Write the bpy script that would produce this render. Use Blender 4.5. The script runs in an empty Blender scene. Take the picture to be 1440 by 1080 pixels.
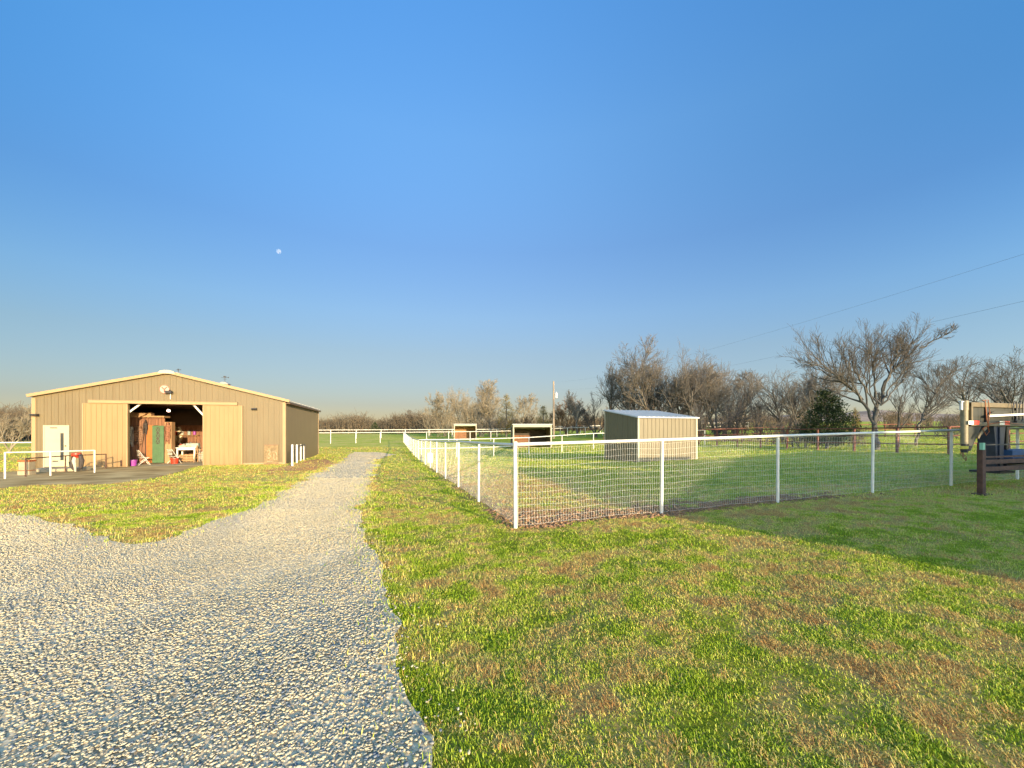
import bpy, bmesh, math, random
import numpy as np
from mathutils import Vector, Matrix, noise as mnoise
from mathutils.geometry import delaunay_2d_cdt

random.seed(7)
RNG = np.random.default_rng(11)
scene = bpy.context.scene
COL = scene.collection
F = 560.0            # focal length in photograph pixels (14 mm on 36 mm, 1440 wide)
HY = 605.0           # horizon row
CAMZ = 1.7

# ------------------------------------------------------------------ terrain
def sstep(a, b, x):
    t = np.clip((x - a) / (b - a), 0, 1)
    return t * t * (3 - 2 * t)

def softp(x, k=2.0):
    return np.where(x / k > 20, x, k * np.log1p(np.exp(np.clip(x / k, -40, 20))))

def terr(x, y):
    x = np.asarray(x, float); y = np.asarray(y, float)
    A = np.where(x >= 0, 0.022 * np.minimum(x, 40) + 0.004 * np.clip(x - 40, 0, 400),
                 -0.1 * (1 - np.exp(np.minimum(x, 0) / 4.5)))
    B = 0.02 - 0.01 * sstep(0, 8, x)
    h = A - B * (softp(y - 8) - softp(y - 30))
    h = h + 0.02 * (softp(y - 37) - softp(y - 80))
    u = x / np.maximum(y, 1)
    s = 0.006 + 0.020 * sstep(0.15, 0.7, u)
    h = h + s * (softp(y - 80, 8) - softp(y - 330, 8))
    near = np.exp(-((x * x + y * y) / 900.0))
    h = h + near * 0.012 * (np.sin(x * 1.7 + 0.6 * y) * np.sin(y * 1.3 - 0.4 * x) + 0.6 * np.sin(x * 3.1 - y * 2.3))
    return h

def tz(x, y):
    return float(terr(x, y))

def G(px, py):
    """photo pixel on the ground -> world x, y"""
    z = 0.0
    for _ in range(30):
        Y = (CAMZ - z) * F / (py - HY)
        X = (px - 720) / F * Y
        z = 0.5 * z + 0.5 * tz(X, Y)
    return X, Y

def P(px, py, Y):
    return Vector(((px - 720) / F * Y, Y, CAMZ - (py - HY) / F * Y))

def vnoise(x, y, seed=0):
    xi = np.floor(x).astype(np.int64); yi = np.floor(y).astype(np.int64)
    fx = x - xi; fy = y - yi
    fx = fx * fx * (3 - 2 * fx); fy = fy * fy * (3 - 2 * fy)
    def h(a, b):
        n = (a * 374761393 + b * 668265263 + seed * 974711) & 0xFFFFFFFF
        n = ((n ^ (n >> 13)) * 1274126177) & 0xFFFFFFFF
        return ((n ^ (n >> 16)) & 0xFFFF) / 65535.0
    a = h(xi, yi); b = h(xi + 1, yi); c = h(xi, yi + 1); d = h(xi + 1, yi + 1)
    return (a * (1 - fx) + b * fx) * (1 - fy) + (c * (1 - fx) + d * fx) * fy

# ------------------------------------------------------------------ materials
MATS = {}
def mat(name, col, rough=0.6, var=0.15, scale=6.0, metal=0.0, bump=0.0, bscale=40.0, stretch=None, spec=0.4, col2=None):
    if name in MATS: return MATS[name]
    m = bpy.data.materials.new(name); m.use_nodes = True
    nt = m.node_tree; b = nt.nodes['Principled BSDF']
    b.inputs['Roughness'].default_value = rough
    b.inputs['Metallic'].default_value = metal
    b.inputs['Specular IOR Level'].default_value = spec
    tc = nt.nodes.new('ShaderNodeTexCoord'); mp = nt.nodes.new('ShaderNodeMapping')
    nt.links.new(tc.outputs['Object'], mp.inputs['Vector'])
    if stretch: mp.inputs['Scale'].default_value = stretch
    n = nt.nodes.new('ShaderNodeTexNoise'); n.inputs['Scale'].default_value = scale
    n.inputs['Detail'].default_value = 5
    nt.links.new(mp.outputs[0], n.inputs['Vector'])
    r = nt.nodes.new('ShaderNodeValToRGB')
    lo = [c * (1 - var) for c in col]; hi = [min(1, c * (1 + var)) for c in col]
    if col2: lo = col2; hi = col
    r.color_ramp.elements[0].position = 0.3; r.color_ramp.elements[0].color = (*lo, 1)
    r.color_ramp.elements[1].position = 0.7; r.color_ramp.elements[1].color = (*hi, 1)
    nt.links.new(n.outputs['Fac'], r.inputs['Fac']); nt.links.new(r.outputs['Color'], b.inputs['Base Color'])
    if bump:
        n2 = nt.nodes.new('ShaderNodeTexNoise'); n2.inputs['Scale'].default_value = bscale
        nt.links.new(mp.outputs[0], n2.inputs['Vector'])
        bp = nt.nodes.new('ShaderNodeBump'); bp.inputs['Strength'].default_value = bump; bp.inputs['Distance'].default_value = 0.02
        nt.links.new(n2.outputs['Fac'], bp.inputs['Height']); nt.links.new(bp.outputs[0], b.inputs['Normal'])
    MATS[name] = m
    return m

WHITE = mat('white_paint', (.56, .54, .47), .45, .08, 9, bump=.05)
nt = WHITE.node_tree; bs = nt.nodes['Principled BSDF']; src = bs.inputs['Base Color'].links[0].from_socket
n_ = nt.nodes.new('ShaderNodeTexNoise'); n_.inputs['Scale'].default_value = 7; n_.inputs['Detail'].default_value = 8; n_.inputs['Roughness'].default_value = .75
nt.links.new(nt.nodes['Mapping'].outputs[0], n_.inputs['Vector'])
r_ = nt.nodes.new('ShaderNodeValToRGB'); r_.color_ramp.elements[0].position = .63; r_.color_ramp.elements[1].position = .70
r_.color_ramp.elements[0].color = (0, 0, 0, 1); r_.color_ramp.elements[1].color = (.75, .75, .75, 1); nt.links.new(n_.outputs['Fac'], r_.inputs[0])
m_ = nt.nodes.new('ShaderNodeMixRGB'); m_.inputs[2].default_value = (.20, .10, .05, 1); nt.links.new(r_.outputs[0], m_.inputs[0]); nt.links.new(src, m_.inputs[1]); nt.links.new(m_.outputs[0], bs.inputs['Base Color'])
RUSTRED = mat('red_oxide_pipe', (.14, .046, .026), .7, .3, 5)
TAN = mat('tan_metal_panel', (.125, .097, .050), .5, .06, 1.5, stretch=(1, 1, .3))
def weather(m, k, stain):
    nt = m.node_tree; bs = nt.nodes['Principled BSDF']; src = bs.inputs['Base Color'].links[0].from_socket
    tc = nt.nodes['Texture Coordinate']; mp = nt.nodes.new('ShaderNodeMapping'); mp.inputs['Scale'].default_value = (5, 5, .45); nt.links.new(tc.outputs['Object'], mp.inputs[0])
    n = nt.nodes.new('ShaderNodeTexNoise'); n.inputs['Scale'].default_value = 1.1; n.inputs['Detail'].default_value = 7; nt.links.new(mp.outputs[0], n.inputs['Vector'])
    sp = nt.nodes.new('ShaderNodeSeparateXYZ'); nt.links.new(tc.outputs['Object'], sp.inputs[0])
    mr = nt.nodes.new('ShaderNodeMapRange'); mr.inputs[1].default_value = 0; mr.inputs[2].default_value = .9; mr.inputs[3].default_value = .22; mr.inputs[4].default_value = 0; nt.links.new(sp.outputs[2], mr.inputs[0])
    ad = nt.nodes.new('ShaderNodeMath'); nt.links.new(n.outputs['Fac'], ad.inputs[0]); nt.links.new(mr.outputs[0], ad.inputs[1])
    r = nt.nodes.new('ShaderNodeValToRGB'); r.color_ramp.elements[0].position = .5; r.color_ramp.elements[1].position = .82
    r.color_ramp.elements[0].color = (0, 0, 0, 1); r.color_ramp.elements[1].color = (k, k, k, 1); nt.links.new(ad.outputs[0], r.inputs[0])
    mx = nt.nodes.new('ShaderNodeMixRGB'); mx.inputs[2].default_value = (*stain, 1); nt.links.new(r.outputs[0], mx.inputs[0]); nt.links.new(src, mx.inputs[1]); nt.links.new(mx.outputs[0], bs.inputs['Base Color'])
weather(TAN, .7, (.11, .075, .035))
CREAM = mat('cream_metal_panel', (.225, .148, .064), .5, .05, 1.5, stretch=(1, 1, .3))
weather(CREAM, .5, (.17, .10, .04))
TRIM = mat('cream_trim', (.265, .18, .09), .5, .05, 2)
ROOFM = mat('roof_metal', (.24, .23, .21), .45, .08, 2, metal=.2)
SHEDROOF = mat('galvanised_roof', (.42, .44, .45), .6, .08, 3, metal=.0)
SHEDTAN = mat('shed_tan_panel', (.135, .112, .064), .5, .10, 2.0, stretch=(3, 3, .4))
SHEDTRIM = mat('shed_trim', (.32, .29, .21), .5, .05, 3)
DOORW = mat('entry_door_white', (.33, .30, .20), .4, .04, 3)
GLASSD = mat('dark_glass', (.03, .035, .04), .08, .1, 3, spec=.6)
BLACK = mat('black_steel', (.02, .02, .022), .5, .3, 6)
NAVY = mat('dark_navy_steel', (.018, .024, .04), .45, .3, 6)
BLUE = mat('blue_box_paint', (.03, .075, .16), .5, .2, 6)
BROWNST = mat('rusty_brown_steel', (.075, .035, .022), .75, .4, 9, bump=.2)
OLIVE = mat('olive_frame_paint', (.034, .033, .023), .5, .15, 5)
CREAMST = mat('cream_coupler_paint', (.2, .165, .095), .5, .2, 9)
TANST = mat('tan_frame_paint', (.13, .098, .05), .5, .15, 5)
ORANGE = mat('orange_strap', (.28, .08, .02), .7, .25, 8)
REFR = mat('red_reflector', (.75, .03, .02), .3, .05, 8)
REFW = mat('white_reflector', (.75, .72, .6), .3, .05, 8)
YEL = mat('yellow_paint', (.7, .55, .08), .5, .1, 8)
PGREEN = mat('pale_green_cap', (.2, .42, .28), .5, .1, 8)
WOODP = mat('barn_board_wood', (.21, .10, .05), .8, .35, 3, bump=.3, bscale=20, stretch=(4, 4, .4), col2=(.12, .055, .03))
WOODL = mat('pale_lumber', (.27, .16, .075), .8, .2, 3, bump=.2, stretch=(4, 4, .6))
WOODD = mat('weathered_board', (.17, .12, .06), .85, .35, 8, bump=.2)
DOORG = mat('green_door_paint', (.05, .105, .045), .5, .12, 6)
DOORO = mat('orange_door_edge', (.30, .10, .022), .6, .15, 6)
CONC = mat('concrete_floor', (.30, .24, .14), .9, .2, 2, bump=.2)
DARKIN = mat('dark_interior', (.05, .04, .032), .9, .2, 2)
PURPLE = mat('purple_plastic', (.22, .04, .22), .4, .08, 4)
REDP = mat('red_plastic', (.34, .035, .015), .4, .1, 4)
CANVAS = mat('pale_canvas', (.36, .33, .26), .9, .1, 8)
DARKCL = mat('dark_leather', (.035, .028, .024), .6, .4, 7)
BROWNLE = mat('brown_leather', (.16, .085, .045), .6, .3, 7)
ROPE = mat('pale_rope', (.62, .52, .33), .9, .15, 20)
PINK = mat('sign_face', (.34, .25, .19), .6, .12, 14)
SIGNRED = mat('sign_red', (.24, .07, .045), .6, .15, 14)
STONE = mat('pale_block', (.28, .235, .15), .9, .2, 4, bump=.4)
HOUSEW = mat('house_siding', (.45, .40, .32), .7, .08, 2)
HOUSER = mat('house_shingle', (.10, .09, .085), .9, .3, 8, bump=.3)
POLEW = mat('pole_wood', (.24, .19, .14), .9, .25, 2, stretch=(6, 6, .3))
BRICKDIRT = mat('red_dirt', (.36, .17, .07), .95, .2, 3, bump=.5)

def bark(name, col, var=.3):
    return mat(name, col, .9, var, 1.2)
BARK_DARK = bark('bark_dark', (.08, .074, .064))
BARK_MID = bark('bark_mid', (.115, .102, .084))
BARK_PALE = bark('bark_pale', (.20, .17, .115))
BARK_RUST = bark('bark_rust', (.17, .10, .05))
BRUSH_DARK = bark('brush_dark', (.08, .07, .062))

def leafmat(name, c1, c2):
    m = bpy.data.materials.new(name); m.use_nodes = True
    nt = m.node_tree; b = nt.nodes['Principled BSDF']; b.inputs['Roughness'].default_value = .75
    b.inputs['Specular IOR Level'].default_value = .2
    a = nt.nodes.new('ShaderNodeAttribute'); a.attribute_name = 'rnd'
    r = nt.nodes.new('ShaderNodeValToRGB')
    r.color_ramp.elements[0].color = (*c1, 1); r.color_ramp.elements[1].color = (*c2, 1)
    nt.links.new(a.outputs['Fac'], r.inputs['Fac']); nt.links.new(r.outputs['Color'], b.inputs['Base Color'])
    return m
CEDAR_DARK = leafmat('cedar_dark', (.018, .034, .015), (.05, .072, .028))
CEDAR_GOLD = leafmat('cedar_gold', (.09, .085, .025), (.26, .19, .06))

# ------------------------------------------------------------------ mesh builder
class MB:
    def __init__(s): s.v = []; s.f = []; s.mi = []; s.m = []
    def _mi(s, m):
        if m not in s.m: s.m.append(m)
        return s.m.index(m)
    def add(s, vs, fs, m):
        k = len(s.v); i = s._mi(m)
        s.v += [tuple(v) for v in vs]
        for f in fs: s.f.append(tuple(a + k for a in f)); s.mi.append(i)
        return s
    def box(s, a, b, m, M=None):
        x0, y0, z0 = a; x1, y1, z1 = b
        vs = [Vector(p) for p in ((x0,y0,z0),(x1,y0,z0),(x1,y1,z0),(x0,y1,z0),(x0,y0,z1),(x1,y0,z1),(x1,y1,z1),(x0,y1,z1))]
        if M: vs = [M @ v for v in vs]
        return s.add(vs, [(0,3,2,1),(4,5,6,7),(0,1,5,4),(1,2,6,5),(2,3,7,6),(3,0,4,7)], m)
    def bar(s, p, q, w, h, m, up=(0, 0, 1)):
        p = Vector(p); q = Vector(q); d = (q - p); L = d.length; d.normalize()
        u = Vector(up)
        if abs(d.dot(u)) > .98: u = Vector((1, 0, 0))
        r = d.cross(u).normalized(); u = r.cross(d).normalized()
        vs = []
        for e in (p, q):
            for a, b in ((-1, -1), (1, -1), (1, 1), (-1, 1)):
                vs.append(e + r * a * w / 2 + u * b * h / 2)
        return s.add(vs, [(3,2,1,0),(4,5,6,7),(0,1,5,4),(1,2,6,5),(2,3,7,6),(3,0,4,7)], m)
    def tube(s, pts, r, m, n=8, caps=True):
        pts = [Vector(p) for p in pts]
        rs = r if isinstance(r, (list, tuple)) else [r] * len(pts)
        rings = []; pu = None
        for i, p in enumerate(pts):
            d = (pts[min(i + 1, len(pts) - 1)] - pts[max(i - 1, 0)]).normalized()
            if pu is None:
                pu = Vector((0, 0, 1)) if abs(d.z) < .9 else Vector((1, 0, 0))
            a = d.cross(pu).normalized(); u = a.cross(d).normalized(); pu = u
            rings.append([p + (a * math.cos(t) + u * math.sin(t)) * rs[i] for t in [2 * math.pi * k / n for k in range(n)]])
        vs = [v for R in rings for v in R]; fs = []
        for i in range(len(pts) - 1):
            for k in range(n):
                fs.append((i*n+k, i*n+(k+1) % n, (i+1)*n+(k+1) % n, (i+1)*n+k))
        if caps:
            fs.append(tuple(reversed(range(n)))); fs.append(tuple((len(pts)-1)*n+k for k in range(n)))
        return s.add(vs, fs, m)
    def prism(s, poly, axis, a, b, m):
        """poly of (u,w) extruded along axis ('x','y','z')"""
        def mk(u, w, t):
            return {'y': (u, t, w), 'x': (t, u, w), 'z': (u, w, t)}[axis]
        n = len(poly)
        vs = [mk(u, w, a) for u, w in poly] + [mk(u, w, b) for u, w in poly]
        fs = [tuple(range(n)), tuple(reversed(range(n, 2 * n)))] + [(i, i + n, (i + 1) % n + n, (i + 1) % n) for i in range(n)]
        return s.add(vs, fs, m)
    def lathe(s, prof, c, m, n=20):
        c = Vector(c); vs = []; fs = []
        for r, z in prof:
            for k in range(n):
                t = 2 * math.pi * k / n
                vs.append(c + Vector((r * math.cos(t), r * math.sin(t), z)))
        for i in range(len(prof) - 1):
            for k in range(n):
                fs.append((i*n+k, i*n+(k+1) % n, (i+1)*n+(k+1) % n, (i+1)*n+k))
        fs.append(tuple(reversed(range(n)))); fs.append(tuple((len(prof)-1)*n+k for k in range(n)))
        return s.add(vs, fs, m)
    def build(s, name, parent=None, loc=None, rz=0, smooth=False, bevel=0):
        me = bpy.data.meshes.new(name); me.from_pydata(s.v, [], s.f)
        for m in s.m: me.materials.append(m)
        me.polygons.foreach_set('material_index', s.mi)
        bm = bmesh.new(); bm.from_mesh(me); bmesh.ops.recalc_face_normals(bm, faces=bm.faces); bm.to_mesh(me); bm.free()
        if smooth:
            me.polygons.foreach_set('use_smooth', [True] * len(me.polygons))
            me.set_sharp_from_angle(angle=math.radians(40))
        o = bpy.data.objects.new(name, me); COL.objects.link(o)
        if parent: o.parent = parent
        if loc is not None: o.location = loc
        o.rotation_euler = (0, 0, rz)
        if bevel:
            b = o.modifiers.new('bevel', 'BEVEL'); b.width = bevel; b.segments = 2; b.limit_method = 'ANGLE'
        return o

def thing(name, label, cat, loc=(0, 0, 0), rz=0, group=None):
    o = bpy.data.objects.new(name, None); COL.objects.link(o); o.empty_display_size = .2
    o.location = loc; o.rotation_euler = (0, 0, rz)
    return tag(o, label, cat, group)
def tag(o, label, cat, group=None):
    o['label'] = label; o['category'] = cat
    if group: o['group'] = group
    return o

def np_mesh(name, V, Fc, material, attrs=None, smooth=False):
    """V (n,3) and equal-size faces Fc (m,k)"""
    me = bpy.data.meshes.new(name)
    V = np.asarray(V, np.float32); Fc = np.asarray(Fc, np.int32)
    m, k = Fc.shape
    me.vertices.add(len(V)); me.vertices.foreach_set('co', V.ravel())
    me.loops.add(m * k); me.loops.foreach_set('vertex_index', Fc.ravel())
    me.polygons.add(m); me.polygons.foreach_set('loop_start', np.arange(0, m * k, k, dtype=np.int32))
    me.polygons.foreach_set('loop_total', np.full(m, k, np.int32))
    if smooth: me.polygons.foreach_set('use_smooth', np.ones(m, bool))
    if attrs:
        for an, arr in attrs.items():
            a = me.attributes.new(an, 'FLOAT', 'POINT'); a.data.foreach_set('value', np.asarray(arr, np.float32))
    me.update(calc_edges=True)
    me.materials.append(material)
    return me

def obj(name, me, parent=None, loc=None):
    o = bpy.data.objects.new(name, me); COL.objects.link(o)
    if parent: o.parent = parent
    if loc is not None: o.location = loc
    return o

def seg_tubes(p0, p1, r0, r1, n=3):
    """many frusta at once -> V, F(quads)"""
    p0 = np.asarray(p0, float); p1 = np.asarray(p1, float); r0 = np.asarray(r0, float); r1 = np.asarray(r1, float)
    d = p1 - p0; d /= np.maximum(np.linalg.norm(d, axis=1, keepdims=True), 1e-9)
    ref = np.where(np.abs(d[:, 2:3]) < .9, np.array([[0, 0, 1.0]]), np.array([[1.0, 0, 0]]))
    a = np.cross(d, ref); a /= np.linalg.norm(a, axis=1, keepdims=True); u = np.cross(a, d)
    t = 2 * np.pi * np.arange(n) / n
    ring = a[:, None, :] * np.cos(t)[None, :, None] + u[:, None, :] * np.sin(t)[None, :, None]
    V0 = p0[:, None, :] + ring * r0[:, None, None]; V1 = p1[:, None, :] + ring * r1[:, None, None]
    V = np.concatenate([V0, V1], axis=1).reshape(-1, 3)
    k = np.arange(n); base = np.arange(len(p0))[:, None, None] * 2 * n
    q = np.stack([k, k + n, (k + 1) % n + n, (k + 1) % n], axis=1)[None]
    return V, (base + q).reshape(-1, 4)

# ------------------------------------------------------------------ ground
def axis(lims):
    out = []
    for a, b, st in lims:
        out += list(np.arange(a, b, st))
    out.append(lims[-1][1]); return np.array(out)
gx = axis([(-3000, -600, 240), (-600, -150, 45), (-150, -50, 8), (-50, -18, 1.6), (-18, -12, .5), (-12, 14, .2), (14, 24, .6), (24, 60, 2), (60, 160, 8), (160, 700, 45), (700, 3000, 230)])
gy = axis([(-200, -40, 20), (-40, -6, 3), (-6, 1, .6), (1, 16, .2), (16, 30, .5), (30, 60, 1.2), (60, 160, 5), (160, 500, 20), (500, 4000, 250)])
XX, YY = np.meshgrid(gx, gy)
ZZ = terr(XX, YY)
nx, ny = len(gx), len(gy)
idx = np.arange(nx * ny).reshape(ny, nx)
quads = np.stack([idx[:-1, :-1], idx[:-1, 1:], idx[1:, 1:], idx[1:, :-1]], axis=-1).reshape(-1, 4)

FDIR = np.array([.4145, .128]) * 7       # one bay of the front fence
LDIR = np.array([-.127, .41]) * 7        # one bay of the long side fence
C0 = np.array([.0625, 7.0])              # fence corner
def pen_coords(x, y):
    dx = x - C0[0]; dy = y - C0[1]
    det = FDIR[0] * LDIR[1] - FDIR[1] * LDIR[0]
    a = (dx * LDIR[1] - dy * LDIR[0]) / det
    b = (-dx * FDIR[1] + dy * FDIR[0]) / det
    return a, b                          # a along front, b along side (bays)

def dirt_mask(x, y):
    a, b = pen_coords(x, y)
    n = vnoise(x * 1.3, y * 1.3, 5) * .6 + vnoise(x * 4.1, y * 4.1, 6) * .4
    w = .42 * np.exp(-np.clip(a - .2, 0, 9) * 1.0) + .06
    m1 = (1 - sstep(w * .6, w * 1.5, b + (n - .5) * .5)) * sstep(-.10, .02, b + (n - .5) * .12) * sstep(-.06, .03, a + (n - .5) * .1) * (1 - sstep(2.2, 3.2, a))
    m2 = (1 - sstep(.05, .14, np.abs(a - .05 + (n - .5) * .1))) * sstep(-.05, .1, b) * (1 - sstep(4, 7, b)) * .8
    return np.clip(np.maximum(m1, m2), 0, 1)

def lush_shade_mask(x, y):
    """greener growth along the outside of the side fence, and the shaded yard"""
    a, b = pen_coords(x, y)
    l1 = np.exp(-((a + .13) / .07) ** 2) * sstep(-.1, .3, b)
    l2 = sstep(.4, 1.0, b) * sstep(.9, 2.0, a) * .55  # green cast of the yard's shade, put into the grass colour
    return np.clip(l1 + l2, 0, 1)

def tone(x, y):
    t = .20 * vnoise(x * .16, y * .16, 40) + .22 * vnoise(x * .85 + 3, y * .85, 41) + .44 * vnoise(x * 2.9 + .4 * y, y * 2.9, 42) + .58 * vnoise(x * 7.0, y * 7.0, 43)
    t = (t - .72) * 1.08 + .49 - .26 * lush_shade_mask(x, y)
    # the strip in front of the pen and the left island are drier
    a, b = pen_coords(x, y)
    t = t + .16 * np.exp(-((b + .22) / .16) ** 2) * sstep(-.1, .3, a)
    t = t + .10 * sstep(-2, -7, x) * sstep(8, 12, y)
    t = t + .20 * (1 - sstep(.5, 1.6, a)) * sstep(0, .25, b) * sstep(0, .1, a) * (1 - sstep(5, 9, b))
    return np.clip(t, 0, 1)

dm = dirt_mask(XX, YY).ravel(); lm = lush_shade_mask(XX, YY).ravel()

def grass_nodes(nt, b, blade=False):
    L = nt.links.new; N = nt.nodes.new
    geo = N('ShaderNodeNewGeometry')
    def noise(scale, det=3, rough=.6):
        n = N('ShaderNodeTexNoise'); n.inputs['Scale'].default_value = scale; n.inputs['Detail'].default_value = det
        n.inputs['Roughness'].default_value = rough
        L(geo.outputs['Position'], n.inputs['Vector']); return n.outputs['Fac']
    def math_(op, a, c, clamp=False):
        n = N('ShaderNodeMath'); n.operation = op; n.use_clamp = clamp
        for i, v in enumerate((a, c)):
            if isinstance(v, (int, float)): n.inputs[i].default_value = v
            else: L(v, n.inputs[i])
        return n.outputs[0]
    big = noise(.22, 3); mid = noise(1.6, 4); fine = noise(9, 4, .7)
    v = math_('ADD', math_('MULTIPLY', big, .75), math_('MULTIPLY', mid, .75))
    v = math_('ADD', v, math_('MULTIPLY', fine, .5 if not blade else .25))
    if not blade: v = math_('ADD', v, math_('MULTIPLY', math_('SUBTRACT', noise(55, 2, .6), .5), .75))
    if blade:
        a = N('ShaderNodeAttribute'); a.attribute_name = 'rnd'
        v = math_('ADD', v, math_('MULTIPLY', math_('SUBTRACT', a.outputs['Fac'], .5), .62))
        v = math_('ADD', v, .125)
    lu = N('ShaderNodeAttribute'); lu.attribute_name = 'lush_shade'
    to = N('ShaderNodeAttribute'); to.attribute_name = 'tone'
    if blade:
        v = math_('ADD', to.outputs['Fac'], math_('MULTIPLY', math_('SUBTRACT', a.outputs['Fac'], .5), .42))
    else:
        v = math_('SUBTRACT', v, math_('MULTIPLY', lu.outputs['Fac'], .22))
        v = math_('SUBTRACT', v, .5, True)
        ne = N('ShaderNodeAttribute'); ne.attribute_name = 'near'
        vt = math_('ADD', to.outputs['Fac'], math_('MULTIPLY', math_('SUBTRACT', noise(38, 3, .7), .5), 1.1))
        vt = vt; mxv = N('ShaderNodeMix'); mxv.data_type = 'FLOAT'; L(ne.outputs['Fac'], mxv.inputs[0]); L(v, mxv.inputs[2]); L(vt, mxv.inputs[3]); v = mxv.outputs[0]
    r = N('ShaderNodeValToRGB'); cr = r.color_ramp
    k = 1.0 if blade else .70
    stops = [(.08, (.22, .32, .012)), (.30, (.34, .43, .025)), (.46, (.50, .52, .075)), (.62, (.68, .58, .18)), (.80, (.62, .38, .11)), (.97, (.42, .21, .07))]
    while len(cr.elements) < len(stops): cr.elements.new(.5)
    for e, (p, c) in zip(cr.elements, stops):
        e.position = p; e.color = (c[0] * k, c[1] * k, c[2] * k, 1)
    L(v, r.inputs['Fac'])
    out = r.outputs['Color']
    if not blade:                                   # soil and thatch under the near turf, colour darkened for deep gaps between blades
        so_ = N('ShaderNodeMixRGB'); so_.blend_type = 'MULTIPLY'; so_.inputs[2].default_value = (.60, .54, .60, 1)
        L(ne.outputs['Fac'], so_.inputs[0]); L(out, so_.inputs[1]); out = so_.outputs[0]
    return out, noise, math_

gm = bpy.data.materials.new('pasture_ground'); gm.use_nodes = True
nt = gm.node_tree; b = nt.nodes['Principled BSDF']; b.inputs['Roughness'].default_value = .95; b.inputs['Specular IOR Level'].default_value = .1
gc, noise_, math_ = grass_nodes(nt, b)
da = nt.nodes.new('ShaderNodeAttribute'); da.attribute_name = 'dirt'
dr = nt.nodes.new('ShaderNodeValToRGB')
dr.color_ramp.elements[0].color = (.10, .055, .03, 1); dr.color_ramp.elements[1].color = (.36, .22, .11, 1)
dr.color_ramp.elements[0].position = .35; dr.color_ramp.elements[1].position = .68
nt.links.new(noise_(7, 5, .75), dr.inputs['Fac'])
mx = nt.nodes.new('ShaderNodeMixRGB'); nt.links.new(da.outputs['Fac'], mx.inputs[0]); nt.links.new(gc, mx.inputs[1]); nt.links.new(dr.outputs[0], mx.inputs[2])
nt.links.new(mx.outputs[0], b.inputs['Base Color'])
bp = nt.nodes.new('ShaderNodeBump'); bp.inputs['Strength'].default_value = .5; bp.inputs['Distance'].default_value = .05
nt.links.new(noise_(11, 6, .8), bp.inputs['Height']); nt.links.new(bp.outputs[0], b.inputs['Normal'])
me = np_mesh('ground', np.stack([XX, YY, ZZ], -1).reshape(-1, 3), quads, gm, {'dirt': dm, 'lush_shade': lm, 'tone': tone(XX, YY).ravel(), 'near': np.exp(-((XX ** 2 + YY ** 2) / 18.0 ** 2)).ravel()}, True)
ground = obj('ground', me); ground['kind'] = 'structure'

# ------------------------------------------------------------------ gravel drive
def jitter_poly(pts, step=.35, amp=.10, seed=3, far=12):
    rng = random.Random(seed); out = []
    n = len(pts)
    for i in range(n):
        p = Vector(pts[i]); q = Vector(pts[(i + 1) % n]); L = (q - p).length
        st = step * max(1, min(p.length, q.length) / 8)
        k = max(1, int(L / st))
        for j in range(k):
            c = p.lerp(q, j / k)
            a = amp * max(.6, min(2.0, c.length / far + .4))
            a *= 1 + .9 * math.sin(c.x * 1.9 + c.y * 1.3) ** 2
            out.append((c.x + rng.uniform(-a, a), c.y + rng.uniform(-a, a)))
    return out

def inside(poly, x, y):
    poly = np.asarray(poly); r = np.zeros(x.shape, bool); j = len(poly) - 1
    for i in range(len(poly)):
        xi, yi = poly[i]; xj, yj = poly[j]
        if yi != yj:
            c = ((yi > y) != (yj > y)) & (x < (xj - xi) * (y - yi) / (yj - yi) + xi)
            r ^= c
        j = i
    return r

def sheet(name, poly, lift, material, cell=.5):
    """ground-hugging sheet inside a world polygon"""
    p = np.array(poly); lo = p.min(0); hi = p.max(0)
    pts = []
    y = lo[1]
    while y < hi[1]:
        c = cell * max(1, abs(y) / 10)
        xs = np.arange(lo[0], hi[0], c)
        pts.append(np.stack([xs, np.full_like(xs, y)], 1)); y += c
    pts = np.concatenate(pts); pts = pts[inside(poly, pts[:, 0], pts[:, 1])]
    vin = [Vector(q) for q in poly] + [Vector(q) for q in pts.tolist()]
    res = delaunay_2d_cdt(vin, [], [list(range(len(poly)))], 1, 1e-4)
    v2 = np.array([(q.x, q.y) for q in res[0]])
    z = terr(v2[:, 0], v2[:, 1]) + lift
    tri = np.array([f for f in res[2] if len(f) == 3])
    me = np_mesh(name, np.c_[v2, z], tri, material, None, True)
    o = obj(name, me); o['kind'] = 'structure'
    return o

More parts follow.
